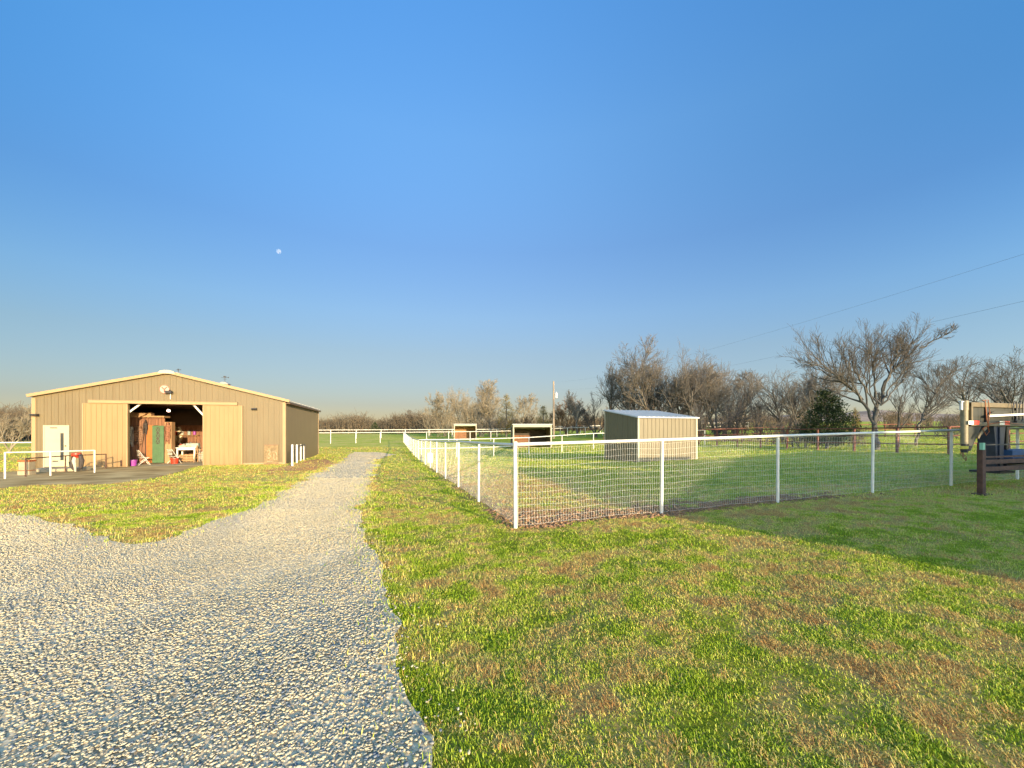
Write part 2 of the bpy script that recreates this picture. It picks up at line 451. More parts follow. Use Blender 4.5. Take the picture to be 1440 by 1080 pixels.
right_edge = [(620,1080),(588,985),(562,900),(537,820),(516,762),(504,730),(508,708),(519,680),(529,657),(533,645)]
left_edge = [(492,638.5),(486,643),(476,651),(453,661),(415,681),(370,706),(300,738),(250,755),(215,764),(190,766),(165,760),(130,748),(90,736),(50,728),(0,724)]
dpoly = [(.6, -7), (.25, 0.2)] + [G(*q) for q in right_edge]
xr, yr = dpoly[-1]
dpoly += [(xr - .3, yr + 5.2), (xr - 2.4, yr + 8.0), (xr - 7, yr + 8.6), (xr - 26, yr + 3), (xr - 28, yr - 1.2)]
dpoly += [(-18.6, 39.2), (-15.6, 39.6)] + [G(*q) for q in left_edge]
dpoly += [(-17, 10.6), (-30, 12.5), (-30, -7)]
def wander(poly, step):
    """resample an outline and let it wander a little, in soft bays and small bites"""
    out = []
    for i in range(len(poly)):
        p = Vector(poly[i]); q = Vector(poly[(i + 1) % len(poly)]); L = (q - p).length; st = step * max(1, min(p.length, q.length) / 7)
        for j in range(max(1, int(L / st))):
            out.append(p.lerp(q, j * st / L)[:])
    A = np.array(out)
    k = np.clip(np.hypot(A[:, 0], A[:, 1]) / 10, .7, 2)
    for sc, am, sd in ((1.1, .16, 61), (3.7, .09, 63), (11, .05, 65)):
        A = A + np.stack([vnoise(A[:, 0] * sc, A[:, 1] * sc, sd) - .5, vnoise(A[:, 0] * sc, A[:, 1] * sc, sd + 1) - .5], 1) * (am * 2 * k)[:, None]
    return [tuple(q) for q in A]
DRIVE = wander(dpoly, .11)
DR_ = np.array(DRIVE)[:, 0:2].astype(np.float32)
DR_ = DR_[(DR_[:, 1] > -1) & (DR_[:, 1] < 34)]
def edge_dist(x, y):
    d = np.full(len(x), 99, np.float32)
    sel = np.where((y < 34))[0]
    for c in np.array_split(sel, max(1, len(sel) // 20000)):
        if len(c): d[c] = np.sqrt((((x[c].astype(np.float32)[:, None] - DR_[None, :, 0]) ** 2) + (y[c].astype(np.float32)[:, None] - DR_[None, :, 1]) ** 2).min(1))
    return d

sm = bpy.data.materials.new('gravel_bed'); sm.use_nodes = True
nt = sm.node_tree; b = nt.nodes['Principled BSDF']; b.inputs['Roughness'].default_value = .95; b.inputs['Specular IOR Level'].default_value = .15
geo = nt.nodes.new('ShaderNodeNewGeometry')
vo = nt.nodes.new('ShaderNodeTexVoronoi'); vo.inputs['Scale'].default_value = 42
nt.links.new(geo.outputs['Position'], vo.inputs['Vector'])
cr = nt.nodes.new('ShaderNodeValToRGB')
for i, (p, c) in enumerate([(0, (.28, .23, .16)), (.25, (.50, .41, .27)), (.6, (.60, .50, .34)), (1, (.70, .60, .42))]):
    e = cr.color_ramp.elements[i] if i < 2 else cr.color_ramp.elements.new(p)
    e.position = p; e.color = (*c, 1)
cr.color_ramp.elements[0].position = 0
sep = nt.nodes.new('ShaderNodeSeparateColor'); nt.links.new(vo.outputs['Color'], sep.inputs[0]); nt.links.new(sep.outputs[0], cr.inputs['Fac'])
ns = nt.nodes.new('ShaderNodeTexNoise'); ns.inputs['Scale'].default_value = .5; ns.inputs['Detail'].default_value = 4
nt.links.new(geo.outputs['Position'], ns.inputs['Vector'])
mr = nt.nodes.new('ShaderNodeMapRange'); mr.inputs[1].default_value = .35; mr.inputs[2].default_value = .7; nt.links.new(ns.outputs['Fac'], mr.inputs[0])
mxx = nt.nodes.new('ShaderNodeMixRGB'); mxx.blend_type = 'MULTIPLY'; mxx.inputs[0].default_value = .35
rr = nt.nodes.new('ShaderNodeValToRGB'); rr.color_ramp.elements[0].color = (.55, .5, .42, 1); rr.color_ramp.elements[1].color = (1, 1, 1, 1)
nt.links.new(mr.outputs[0], rr.inputs['Fac']); nt.links.new(cr.outputs[0], mxx.inputs[1]); nt.links.new(rr.outputs[0], mxx.inputs[2])
nt.links.new(mxx.outputs[0], b.inputs['Base Color'])
bp = nt.nodes.new('ShaderNodeBump'); bp.inputs['Strength'].default_value = .5; bp.inputs['Distance'].default_value = .006; bp.invert = True
nt.links.new(vo.outputs['Distance'], bp.inputs['Height']); nt.links.new(bp.outputs[0], b.inputs['Normal'])
sheet('gravel_drive', DRIVE, .016, sm)

# dirt apron in front of the barn
apron = [(-40,700),(0,688),(60,682),(150,681),(215,673),(262,662),(292,655),(300,650),(250,648),(180,655),(130,655),(60,657),(40,662),(0,664),(-60,668)]
APRON = jitter_poly([G(*q) for q in apron], .6, .12, 8, 20)
am = bpy.data.materials.new('dirt_apron'); am.use_nodes = True
nt = am.node_tree; b = nt.nodes['Principled BSDF']; b.inputs['Roughness'].default_value = .95; b.inputs['Specular IOR Level'].default_value = .1
geo = nt.nodes.new('ShaderNodeNewGeometry'); n1 = nt.nodes.new('ShaderNodeTexNoise'); n1.inputs['Scale'].default_value = .8; n1.inputs['Detail'].default_value = 7
nt.links.new(geo.outputs['Position'], n1.inputs['Vector'])
r1 = nt.nodes.new('ShaderNodeValToRGB'); r1.color_ramp.elements[0].position = .35; r1.color_ramp.elements[1].position = .65
r1.color_ramp.elements[0].color = (.25, .165, .065, 1); r1.color_ramp.elements[1].color = (.50, .36, .165, 1)
nt.links.new(n1.outputs['Fac'], r1.inputs[0]); nt.links.new(r1.outputs[0], b.inputs['Base Color'])
sheet('dirt_apron', APRON, .012, am)
DIRTPATCH = jitter_poly([G(*q) for q in [(372,668),(392,663),(440,662),(470,652),(458,645),(430,648),(405,655),(396,658),(380,662)]], .5, .1, 5, 20)

# stones -------------------------------------------------------------------
def rock_proto(seed):
    rng = random.Random(seed); bm = bmesh.new()
    sx, sy, sz = rng.uniform(.8, 1.3), rng.uniform(.6, .95), rng.uniform(.28, .5)
    for k in range(10):
        v = Vector((rng.gauss(0, 1), rng.gauss(0, 1), rng.gauss(0, 1))).normalized()
        bm.verts.new((v.x * sx, v.y * sy, v.z * sz))
    bmesh.ops.convex_hull(bm, input=bm.verts)
    for v in [v for v in bm.verts if not v.link_faces]: bm.verts.remove(v)
    bmesh.ops.triangulate(bm, faces=bm.faces)
    bm.verts.index_update()
    V = np.array([v.co[:] for v in bm.verts]); Fc = np.array([[v.index for v in f.verts] for f in bm.faces]); bm.free()
    return V, Fc
PROTO = [rock_proto(s) for s in range(8)]

def scatter_rocks(name, x, y, size, lift, material):
    n = len(x); z = terr(x, y) + lift
    which = RNG.integers(0, len(PROTO), n); VV = []; FF = []; RR = []; off = 0
    for k, (V, Fc) in enumerate(PROTO):
        s = np.where(which == k)[0]
        if not len(s): continue
        a = RNG.uniform(0, 2 * np.pi, len(s)); tx = RNG.normal(0, .16, len(s)); ty = RNG.normal(0, .16, len(s))
        ca, sa = np.cos(a), np.sin(a)
        W = V[None] * size[s][:, None, None]
        Z = W[..., 2] + W[..., 0] * tx[:, None] + W[..., 1] * ty[:, None]
        X = W[..., 0] * ca[:, None] - W[..., 1] * sa[:, None] + x[s][:, None]
        Y = W[..., 0] * sa[:, None] + W[..., 1] * ca[:, None] + y[s][:, None]
        VV.append(np.stack([X, Y, Z + z[s][:, None]], -1).reshape(-1, 3))
        FF.append((Fc[None] + (off + np.arange(len(s)) * len(V))[:, None, None]).reshape(-1, 3)); off += len(s) * len(V)
        RR.append(np.repeat(np.clip(RNG.uniform(0, 1, len(s)) + .28 * sstep(3.5, 9, y[s]), 0, 1), len(V)))
    me = np_mesh(name, np.concatenate(VV), np.concatenate(FF), material, {'rnd': np.concatenate(RR)})
    o = obj(name, me); o['kind'] = 'stuff'; return o

rm = bpy.data.materials.new('crushed_stone'); rm.use_nodes = True
nt = rm.node_tree; b = nt.nodes['Principled BSDF']; b.inputs['Roughness'].default_value = .85; b.inputs['Specular IOR Level'].default_value = .25
a = nt.nodes.new('ShaderNodeAttribute'); a.attribute_name = 'rnd'
cr = nt.nodes.new('ShaderNodeValToRGB')
st = [(0, (.11, .14, .18)), (.10, (.19, .22, .25)), (.2, (.29, .27, .21)), (.5, (.41, .37, .26)), (.8, (.51, .455, .31)), (1, (.50, .41, .25))]
while len(cr.color_ramp.elements) < len(st): cr.color_ramp.elements.new(.5)
for e, (p, c) in zip(cr.color_ramp.elements, st): e.position = p; e.color = (*c, 1)
nt.links.new(a.outputs['Fac'], cr.inputs[0])
geo = nt.nodes.new('ShaderNodeNewGeometry'); n1 = nt.nodes.new('ShaderNodeTexNoise'); n1.inputs['Scale'].default_value = 60; n1.inputs['Detail'].default_value = 3
nt.links.new(geo.outputs['Position'], n1.inputs['Vector'])
r2 = nt.nodes.new('ShaderNodeValToRGB'); r2.color_ramp.elements[0].color = (.72, .72, .72, 1); r2.color_ramp.elements[1].color = (1.1, 1.1, 1.1, 1)
nt.links.new(n1.outputs['Fac'], r2.inputs[0])
mu = nt.nodes.new('ShaderNodeMixRGB'); mu.blend_type = 'MULTIPLY'; mu.inputs[0].default_value = 1
nt.links.new(cr.outputs[0], mu.inputs[1]); nt.links.new(r2.outputs[0], mu.inputs[2]); nt.links.new(mu.outputs[0], b.inputs['Base Color'])

def scatter_pts(y0, y1, dens, ulo, uhi, margin=.6):
    A = (uhi - ulo) * (y1 * y1 - y0 * y0) / 2 + 2 * margin * (y1 - y0)
    n = int(A * dens)
    y = np.sqrt(RNG.uniform(y0 * y0, y1 * y1, n)); u = RNG.uniform(ulo, uhi, n)
    x = u * y + RNG.uniform(-margin, margin, n)
    return x, y
xs, ys, ss = [], [], []
RE = np.array(sorted([G(*q) for q in right_edge], key=lambda q: q[1]))
for (y0, y1, d, s0, s1) in [(1.3, 3.2, 2300, .009, .023), (3.2, 5.5, 1800, .010, .023), (5.5, 9, 1500, .011, .023), (9, 16, 700, .013, .025), (16, 40, 70, .018, .034)]:
    x, y = scatter_pts(y0, y1, d, -1.42, .15)
    k = inside(DRIVE, x, y); x, y = x[k], y[k]
    k = RNG.uniform(0, 1, len(x)) < .12 + edge_dist(x, y) / (.26 + .012 * y); x, y = x[k], y[k]
    xr_ = np.interp(y, RE[:, 1], RE[:, 0]) - .12 * y                      # packed wheel path: fewer, finer stones
    off = x - (xr_ - 1.55 + .18 * np.sin(y * .7)); pk = np.exp(-(off / .42) ** 2) + .8 * np.exp(-((off + 1.75) / .42) ** 2)
    pk = np.clip(pk * (.5 + vnoise(x * .9, y * .9, 51)), 0, 1) * sstep(3.2, 8, y)
    sz = (s0 + (s1 - s0) * RNG.beta(1.3, 2.6, len(x))) * (1 - .42 * pk) * (.8 + .4 * vnoise(x * .6, y * .6, 52))
    k = RNG.uniform(0, 1, len(x)) > .45 * pk
    xs.append(x[k]); ys.append(y[k]); ss.append(sz[k])
# stray stones kicked over the edge
DA = np.array(DRIVE)
kk = RNG.integers(0, len(DA), 6000); sx = DA[kk, 0] + RNG.normal(0, .15, 6000); sy = DA[kk, 1] + RNG.normal(0, .15, 6000)
k = (sy > 1.2) & (sy < 22); xs.append(sx[k]); ys.append(sy[k]); ss.append(RNG.uniform(.006, .017, k.sum()))
scatter_rocks('gravel_stones', np.concatenate(xs), np.concatenate(ys), np.concatenate(ss), .022, rm)

# dirt clods inside the pen corner
cm = mat('dirt_clod', (.34, .20, .10), .95, .4, 12, col2=(.13, .07, .04))
n = 9000
ca = RNG.uniform(-.05, 3.2, n); cb = RNG.uniform(-.1, .6, n)
cx = C0[0] + ca * FDIR[0] + cb * LDIR[0]; cy = C0[1] + ca * FDIR[1] + cb * LDIR[1]
k = RNG.uniform(0, 1, n) < dirt_mask(cx, cy) * .75
scatter_rocks('dirt_clods', cx[k], cy[k], RNG.uniform(.015, .05, k.sum()), .01, cm)

# ------------------------------------------------------------------ barn frame (needed for masks)
TH = math.radians(17)
BO = Vector((-26.0, 21.6, -.42))
BM = Matrix.Translation(BO) @ Matrix.Rotation(TH, 4, 'Z')
BMI = BM.inverted()
EX = Vector((math.cos(TH), math.sin(TH))); EY = Vector((-math.sin(TH), math.cos(TH)))
def bp_(px, py, d=0.0):
    """photo pixel -> barn local (t, z) on the plane at depth d"""
    u = (px - 720) / F
    ox, oy = BO.x + d * EY.x, BO.y + d * EY.y
    t = (u * oy - ox) / (EX.x - u * EX.y)
    Y = oy + t * EX.y
    return t, CAMZ - (py - HY) / F * Y - BO.z
BW, BD, BE, BR = 12.2, 12.1, 3.95, 5.45

# ------------------------------------------------------------------ grass blades
def grass_blades(name, x, y, hgt, wid, lean, rnd, material, tn=None):
    n = len(x); z = terr(x, y)
    a = RNG.uniform(0, 2 * np.pi, n); dx, dy = np.cos(a), np.sin(a)
    b2 = a + RNG.normal(0, .75, n); ex, ey = np.cos(b2), np.sin(b2)
    px, py = -dy, dx
    l1 = lean * hgt * .45; l2 = lean * hgt
    c = np.sqrt(np.clip(1 - lean ** 2, .03, 1))
    h1 = hgt * .55 * np.sqrt(np.clip(1 - (lean * .7) ** 2, .05, 1)); h2 = hgt * c
    V = np.empty((n, 5, 3), np.float32)
    V[:, 0] = np.stack([x - px * wid / 2, y - py * wid / 2, z - .004], -1)
    V[:, 1] = np.stack([x + px * wid / 2, y + py * wid / 2, z - .004], -1)
    mx_, my_ = x + dx * l1, y + dy * l1
    V[:, 2] = np.stack([mx_ + px * wid * .42, my_ + py * wid * .42, z + h1], -1)
    V[:, 3] = np.stack([mx_ - px * wid * .42, my_ - py * wid * .42, z + h1], -1)
    V[:, 4] = np.stack([mx_ + ex * (l2 - l1), my_ + ey * (l2 - l1), z + h2], -1)
    base = (np.arange(n) * 5)[:, None]
    T = np.concatenate([base + np.array([[0, 1, 2]]), base + np.array([[0, 2, 3]]), base + np.array([[3, 2, 4]])], 1).reshape(-1, 3)
    me = np_mesh(name, V.reshape(-1, 3), T, material, {'rnd': np.repeat(rnd, 5), 'lush_shade': np.repeat(lush_shade_mask(x, y), 5), 'tone': np.repeat(tone(x, y) if tn is None else tn, 5)})
    o = obj(name, me); o['kind'] = 'stuff'; return o

blm = bpy.data.materials.new('grass_blade'); blm.use_nodes = True
nt = blm.node_tree; b = nt.nodes['Principled BSDF']; b.inputs['Roughness'].default_value = .6; b.inputs['Specular IOR Level'].default_value = .25
c_, _, _ = grass_nodes(nt, b, True); nt.links.new(c_, b.inputs['Base Color'])
tr = nt.nodes.new('ShaderNodeBsdfTranslucent'); nt.links.new(c_, tr.inputs['Color'])
ms = nt.nodes.new('ShaderNodeMixShader'); ms.inputs[0].default_value = .25
nt.links.new(b.outputs[0], ms.inputs[1]); nt.links.new(tr.outputs[0], ms.inputs[2])
nt.links.new(ms.outputs[0], nt.nodes['Material Output'].inputs['Surface'])

def in_barn(x, y):
    lx = (x - BO.x) * EX.x + (y - BO.y) * EX.y; ly = (x - BO.x) * EY.x + (y - BO.y) * EY.y
    return (lx > -.1) & (lx < BW + .1) & (ly > -.05) & (ly < BD + .1)
gx_, gy_, gh, gw = [], [], [], []
for (y0, y1, dens, h0, h1, w) in [(1.4, 3.2, 13000, .011, .032, .0042), (3.2, 5.5, 8200, .012, .036, .0052), (5.5, 9, 3200, .014, .040, .0066),
                                  (9, 15, 700, .026, .07, .011), (15, 26, 200, .035, .085, .018), (26, 48, 40, .05, .11, .035)]:
    x, y = scatter_pts(y0, y1, dens, -1.42, 1.42, .3)
    if y0 < 9:                                            # most blades grow in tufts
        nt_ = max(1, len(x) // 16); ci = RNG.integers(0, nt_, len(x)); cl_ = RNG.uniform(0, 1, len(x)) < .72
        sp_ = .026 + .002 * y0; gxx = x[ci] + RNG.normal(0, sp_, len(x)); gyy = y[ci] + RNG.normal(0, sp_, len(x))
        x, y = np.where(cl_, gxx, x), np.where(cl_, gyy, y)
    dens_n = vnoise(x * 2.6, y * 2.6, 21) * .6 + vnoise(x * 7, y * 7, 22) * .4
    k = ~inside(DRIVE, x, y); k |= RNG.uniform(0, 1, len(x)) ** 2 > .25 + edge_dist(x, y) / (.30 + .012 * y)
    k &= ~inside(APRON, x, y) & ~in_barn(x, y)
    k &= RNG.uniform(0, 1, len(x)) < np.clip((dens_n - .15) * 2.8, .3, 1) * (1 - .93 * dirt_mask(x, y))
    x, y = x[k], y[k]
    gx_.append(x); gy_.append(y)
    hh = h0 + (h1 - h0) * RNG.beta(1.5, 2.5, len(x)) * (.6 + .9 * vnoise(x * 3.1, y * 3.1, 30)); gh.append(hh)
    gw.append(np.full(len(x), w))
X = np.concatenate(gx_); Y = np.concatenate(gy_); H = np.concatenate(gh); W = np.concatenate(gw)
TN = tone(X, Y); rnd = RNG.uniform(0, 1, len(X))
straw = RNG.uniform(0, 1, len(X)) < np.clip((TN - .34) * 1.45, .06, .85)      # dead stems lie flat where the turf is dry
lean = np.where(straw, RNG.uniform(.86, .995, len(X)), np.clip(RNG.normal(.74, .2, len(X)), .1, .98))
H = H * np.where(straw, RNG.uniform(1.3, 2.7, len(X)), (1.2 - .55 * TN))
TN = np.where(straw, np.clip(.56 + .34 * TN + RNG.normal(0, .05, len(X)), 0, 1), TN * .9)
keep = straw | (RNG.uniform(0, 1, len(X)) < 1.25 - .8 * TN)
grass_blades('grass', X[keep], Y[keep], H[keep], (W * np.where(straw, .75, 1.1))[keep], lean[keep], rnd[keep], blm, TN[keep])
# tufts at the drive edge and weeds in the gravel
kk = RNG.integers(0, len(DA), 15000); sx = DA[kk, 0] + RNG.normal(0, .22, 15000); sy = DA[kk, 1] + RNG.normal(0, .22, 15000)
k = (sy > 1.3) & (sy < 30); sx, sy = sx[k], sy[k]
grass_blades('grass_edge', sx, sy, RNG.uniform(.03, .09, len(sx)), .004 + sy * .0007, RNG.uniform(.2, .9, len(sx)), RNG.uniform(0, .8, len(sx)), blm)

# ------------------------------------------------------------------ barn
barn = thing('barn', 'large tan metal barn with cream trim and its wide sliding doors open', 'barn', BO, TH)
DZ = bp_(230, 568)[1]; t0, t1 = bp_(181, 600)[0], bp_(287, 600)[0]
def roofz(t): return BE + (BR - BE) * (1 - abs(t - BW / 2) / (BW / 2))
mb = MB()
mb.prism([(0, -.4), (t0, -.4), (t0, roofz(t0)), (0, BE)], 'y', 0, .1, TAN)
mb.prism([(t1, -.4), (BW, -.4), (BW, BE), (t1, roofz(t1))], 'y', 0, .1, TAN)
mb.prism([(t0, DZ), (t1, DZ), (t1, roofz(t1)), (BW / 2, BR), (t0, roofz(t0))], 'y', 0, .1, TAN)
t = .15
while t < BW - .1:
    z0 = DZ + .02 if t0 - .05 < t < t1 + .05 else -.3
    mb.box((t, -.022, z0), (t + .035, .0, roofz(t) - .05), TAN)
    mb.box((t + .15, -.006, z0), (t + .165, .0, roofz(t) - .05), TAN)
    t += .3
mb.build('wall', barn)
mb = MB(); mb.box((BW - .1, .1, -.5), (BW, BD, BE - .02), TAN)
y = .3
while y < BD:
    mb.box((BW, y, -.4), (BW + .005, y + .035, BE - .05), TAN); y += .3
mb.build('wall', barn)
mb = MB(); mb.box((0, .1, -.5), (.1, BD, BE - .02), TAN); mb.build('wall', barn)
mb = MB(); mb.prism([(0, -.4), (BW, -.4), (BW, BE), (BW / 2, BR), (0, BE)], 'y', BD, BD + .1, TAN); mb.build('wall', barn)
# roof
mb = MB()
for s in (0, 1):
    e0 = (-.12, BE - .02) if s == 0 else (BW + .22, BE - .05)
    mb.prism([e0, (BW / 2, BR + .02), (BW / 2, BR + .10), (e0[0], e0[1] + .08)], 'y', -.12, BD + .2, ROOFM)
    yy = .2
    while yy < BD:
        mb.prism([(e0[0], e0[1] + .08), (BW / 2, BR + .10), (BW / 2, BR + .13), (e0[0], e0[1] + .11)], 'y', yy, yy + .04, ROOFM); yy += .6
mb.build('roof', barn)
mb = MB()
for s in (-1, 1):
    mb.bar((BW / 2 + s * (BW / 2 + (.28 if s > 0 else .13)), -.16, BE + (.0 if s > 0 else .03)), (BW / 2, -.16, BR + .07), .10, .16, TRIM, up=(0, 0, 1))
mb.build('rake_trim', barn)
mb = MB(); mb.prism([(BW/2-.42, BR-.03), (BW/2+.42, BR-.03), (BW/2+.32, BR+.12), (BW/2+.12, BR+.165), (BW/2-.12, BR+.165), (BW/2-.32, BR+.12)], 'y', -.25, -.19, mat('ridge_white', (.36, .32, .23), .5, .05)); mb.build('ridge_cap', barn)
for (x, y) in ((0, 0), (BW, 0), (BW, BD)):
    mb = MB(); xa = -.03 if x == 0 else x - .14; ya = -.035 if y == 0 else y - .08
    mb.box((xa, ya, -.35), (xa + .17, ya + .17, BE - .08), TRIM); mb.build('corner_trim', barn)
mb = MB(); mb.box((BW + .03, .05, BE - .16), (BW + .24, BD, BE - .08), mat('gutter_dark', (.10, .06, .035), .6, .2)); mb.build('gutter', barn)
# base flashing
mb = MB(); mb.box((t1 + 1.8, -.05, -.3), (BW - .15, -.024, .1), TRIM); mb.build('base_trim', barn)
# track, doors
ta, tb = bp_(127, 565)[0], bp_(335, 565)[0]
mb = MB(); mb.box((ta, -.2, DZ - .02), (tb, -.03, DZ + .13), TRIM); mb.box((ta, -.21, DZ + .13), (tb, -.03, DZ + .155), TRIM); mb.build('door_track', barn, bevel=.008)
for (pa, pb) in ((118, 181.5), (286.5, 342)):
    a_, b_ = bp_(pa, 600)[0], bp_(pb, 600)[0]
    mb = MB(); mb.box((a_, -.12, .02), (b_, -.05, DZ - .03), CREAM)
    t = a_ + .12
    while t < b_ - .06:
        mb.box((t, -.142, .04), (t + .035, -.12, DZ - .06), CREAM); t += .235
    for q in (a_, b_ - .06): mb.box((q, -.15, .03), (q + .06, -.12, DZ - .05), TRIM)
    d_ = mb.build('sliding_door', barn)
    if pa < 200:
        mb = MB(); q = bp_(173, 650)[0]; mb.box((q - .03, -.17, .1), (q + .03, -.13, .42), BROWNST); mb.build('handle', d_)
# braces in the opening's top corners
for (p, q) in (((181, 580), (199, 567)), ((270, 567), (287, 585))):
    a_, za = bp_(*p, .14); b_, zb = bp_(*q, .14)
    mb = MB(); mb.bar((a_, .15, za), (b_, .15, zb), .05, .09, WHITE); mb.build('brace', barn)
# entry door
a_, zt = bp_(62, 598); b_, _ = bp_(98.5, 598)
ed = MB(); ed.box((a_ + .06, -.06, .12), (b_ - .06, -.026, zt - .06), DOORW)
ed = ed.build('entry_door', barn, bevel=.004)
mb = MB(); mb.box((a_, -.075, .1), (a_ + .06, -.026, zt), DOORW); mb.box((b_ - .06, -.075, .1), (b_, -.026, zt), DOORW); mb.box((a_ + .06, -.075, zt - .06), (b_ - .06, -.026, zt), DOORW); mb.build('frame', ed)
wa, wz1 = bp_(86.3, 609); wb, wz0 = bp_(90.8, 647)
mb = MB(); mb.box((wa, -.072, wz0), (wb, -.06, wz1), GLASSD); mb.build('window', ed)
ha, hz = bp_(93.5, 627); mb = MB(); mb.tube([(ha, -.06, hz), (ha, -.10, hz)], .035, BLACK, 10); mb.build('handle', ed)
mb = MB(); q, qz = bp_(79, 648.5); mb.box((q - .12, -.068, qz - .03), (q + .12, -.06, qz + .03), BLACK); mb.build('plate', ed); mb = MB(); mb.box((bp_(75, 601)[0] - .1, -.07, zt - .17), (bp_(75, 601)[0] + .2, -.06, zt - .12), BLACK); mb.build('door_closer', ed)
# wall lights
for (px, py) in ((51, 584), (358, 575.5)):
    q, qz = bp_(px, py)
    mb = MB(); mb.box((q - .12, -.04, qz - .06), (q + .12, -.024, qz + .06), BLACK); mb.prism([(-.03, qz + .08), (-.28, qz + .05), (-.28, qz - .02), (-.03, qz - .07)], 'x', q - .11, q + .15, BLACK)
    mb.build('wall_light', barn, bevel=.01)
q, qz = bp_(240, 551.5)
mb = MB(); mb.box((q - .12, -.42, qz - .07), (q + .2, -.22, qz + .05), BLACK); mb.bar((q, -.03, qz + .12), (q + .03, -.30, qz + .04), .04, .04, BLACK); mb.bar((q, -.024, qz + .02), (q, -.024, qz - .42), .03, .03, WHITE)
mb.build('flood_light', barn)
# cupolas
def cupola(t, y, k, vane):
    zc = roofz(t)
    mb = MB(); mb.box((t - .32 * k, y - .32 * k, zc - .2), (t + .32 * k, y + .32 * k, zc + .26 * k), TRIM)
    mb.prism([(t - .44 * k, zc + .26 * k), (t + .44 * k, zc + .26 * k), (t + .12 * k, zc + .46 * k), (t - .12 * k, zc + .46 * k)], 'y', y - .38 * k, y + .38 * k, ROOFM)
    c = mb.build('cupola', barn)
    z0 = zc + .44 * k
    mb = MB(); mb.tube([(t, y, z0), (t, y, z0 + .62 * k)], .012, BLACK, 6)
    mb.bar((t - .3 * k, y, z0 + .46 * k), (t + .3 * k, y, z0 + .46 * k), .012, .018, BLACK); mb.bar((t, y - .2 * k, z0 + .32 * k), (t, y + .2 * k, z0 + .32 * k), .012, .012, BLACK); mb.bar((t - .16 * k, y, z0 + .32 * k), (t + .16 * k, y, z0 + .32 * k), .012, .012, BLACK)
    mb.prism([(t + .16 * k, z0 + .47 * k), (t + .32 * k, z0 + .41 * k), (t + .32 * k, z0 + .53 * k)], 'y', y - .01, y + .01, BLACK)
    mb.prism([(t - .12 * k, z0 + .48 * k), (t + .1 * k, z0 + .48 * k), (t + .11 * k, z0 + .58 * k), (t + .02 * k, z0 + .56 * k), (t - .1 * k, z0 + .62 * k)], 'y', y - .012, y + .012, BLACK)
    mb.build('weathervane', c)
cupola(BW / 2 + .1, .9, .42, True)
cupola(BW / 2 + 1.95, 2.6, .72, True)
# floor and dark inside
mb = MB(); mb.box((.1, -.03, -.3), (BW - .1, BD, .03), CONC); mb.build('floor_slab', barn)
# inner tack room wall (parallel to the front, 2.4 m in)
D1 = 2.4
ia = bp_(176, 600, D1)[0]; ib = bp_(229.5, 600, D1)[0]; iz = bp_(195, 587, D1)[1]; ic = bp_(237, 600, D1)[0]
mb = MB()
rng = random.Random(4)
x = ia
da_, db_ = bp_(206, 600, D1)[0], bp_(216.5, 600, D1)[0]
dz_ = bp_(210, 598, D1)[1]
while x < ib:
    w = .17
    z0 = dz_ if da_ - .05 < x + w / 2 < db_ + .25 else .03
    mb.box((x, D1 + rng.uniform(-.012, .012), z0), (x + w - .018, D1 + .06, iz), WOODP); x += w
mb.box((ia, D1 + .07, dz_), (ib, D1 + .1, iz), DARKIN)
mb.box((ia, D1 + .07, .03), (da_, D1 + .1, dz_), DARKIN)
mb.box((ia - .1, D1 - .25, iz + .0), (ib + .15, D1 + .5, iz + .10), WOODL)
mb.box((ia - .1, D1 - .08, iz + .1), (ib - .6, D1 + .3, iz + .30), WOODL)
iw = mb.build('interior_wall', barn)
mb = MB(); mb.box((da_, D1 - .02, .06), (db_ - .02, D1 + .05, dz_), DOORO); mb.build('inner_panel', iw)
ga, gb = bp_(214.8, 600, D1 - .25)[0], bp_(231, 600, D1 - .25)[0]; gz = bp_(222, 598.5, D1 - .25)[1]
mb = MB(); mb.box((ga, D1 - .32, .08), (gb, D1 - .27, gz), DOORG)
mb.box((ga + .2, D1 - .328, gz * .52), (gb - .2, D1 - .321, gz - .1), DARKIN)
gw_ = gb - ga - .4
for k in range(3):
    z0_ = gz * .52 + (gz * .48 - .1) * k / 3; z1_ = gz * .52 + (gz * .48 - .1) * (k + 1) / 3
    mb.bar((ga + .2, D1 - .335, z0_), (gb - .2, D1 - .335, z1_), .012, .035, DOORG); mb.bar((ga + .2, D1 - .345, z1_), (gb - .2, D1 - .345, z0_), .012, .035, DOORG)
mb.box((ga + .14, D1 - .335, .25), (gb - .14, D1 - .322, gz * .46), DOORG)
mb.bar((ga + .2, D1 - .345, .3), (gb - .2, D1 - .345, gz * .44), .012, .04, DOORG); mb.bar((ga + .2, D1 - .355, gz * .44), (gb - .2, D1 - .355, .3), .012, .04, DOORG)
mb.build('green_door', iw, bevel=.004)
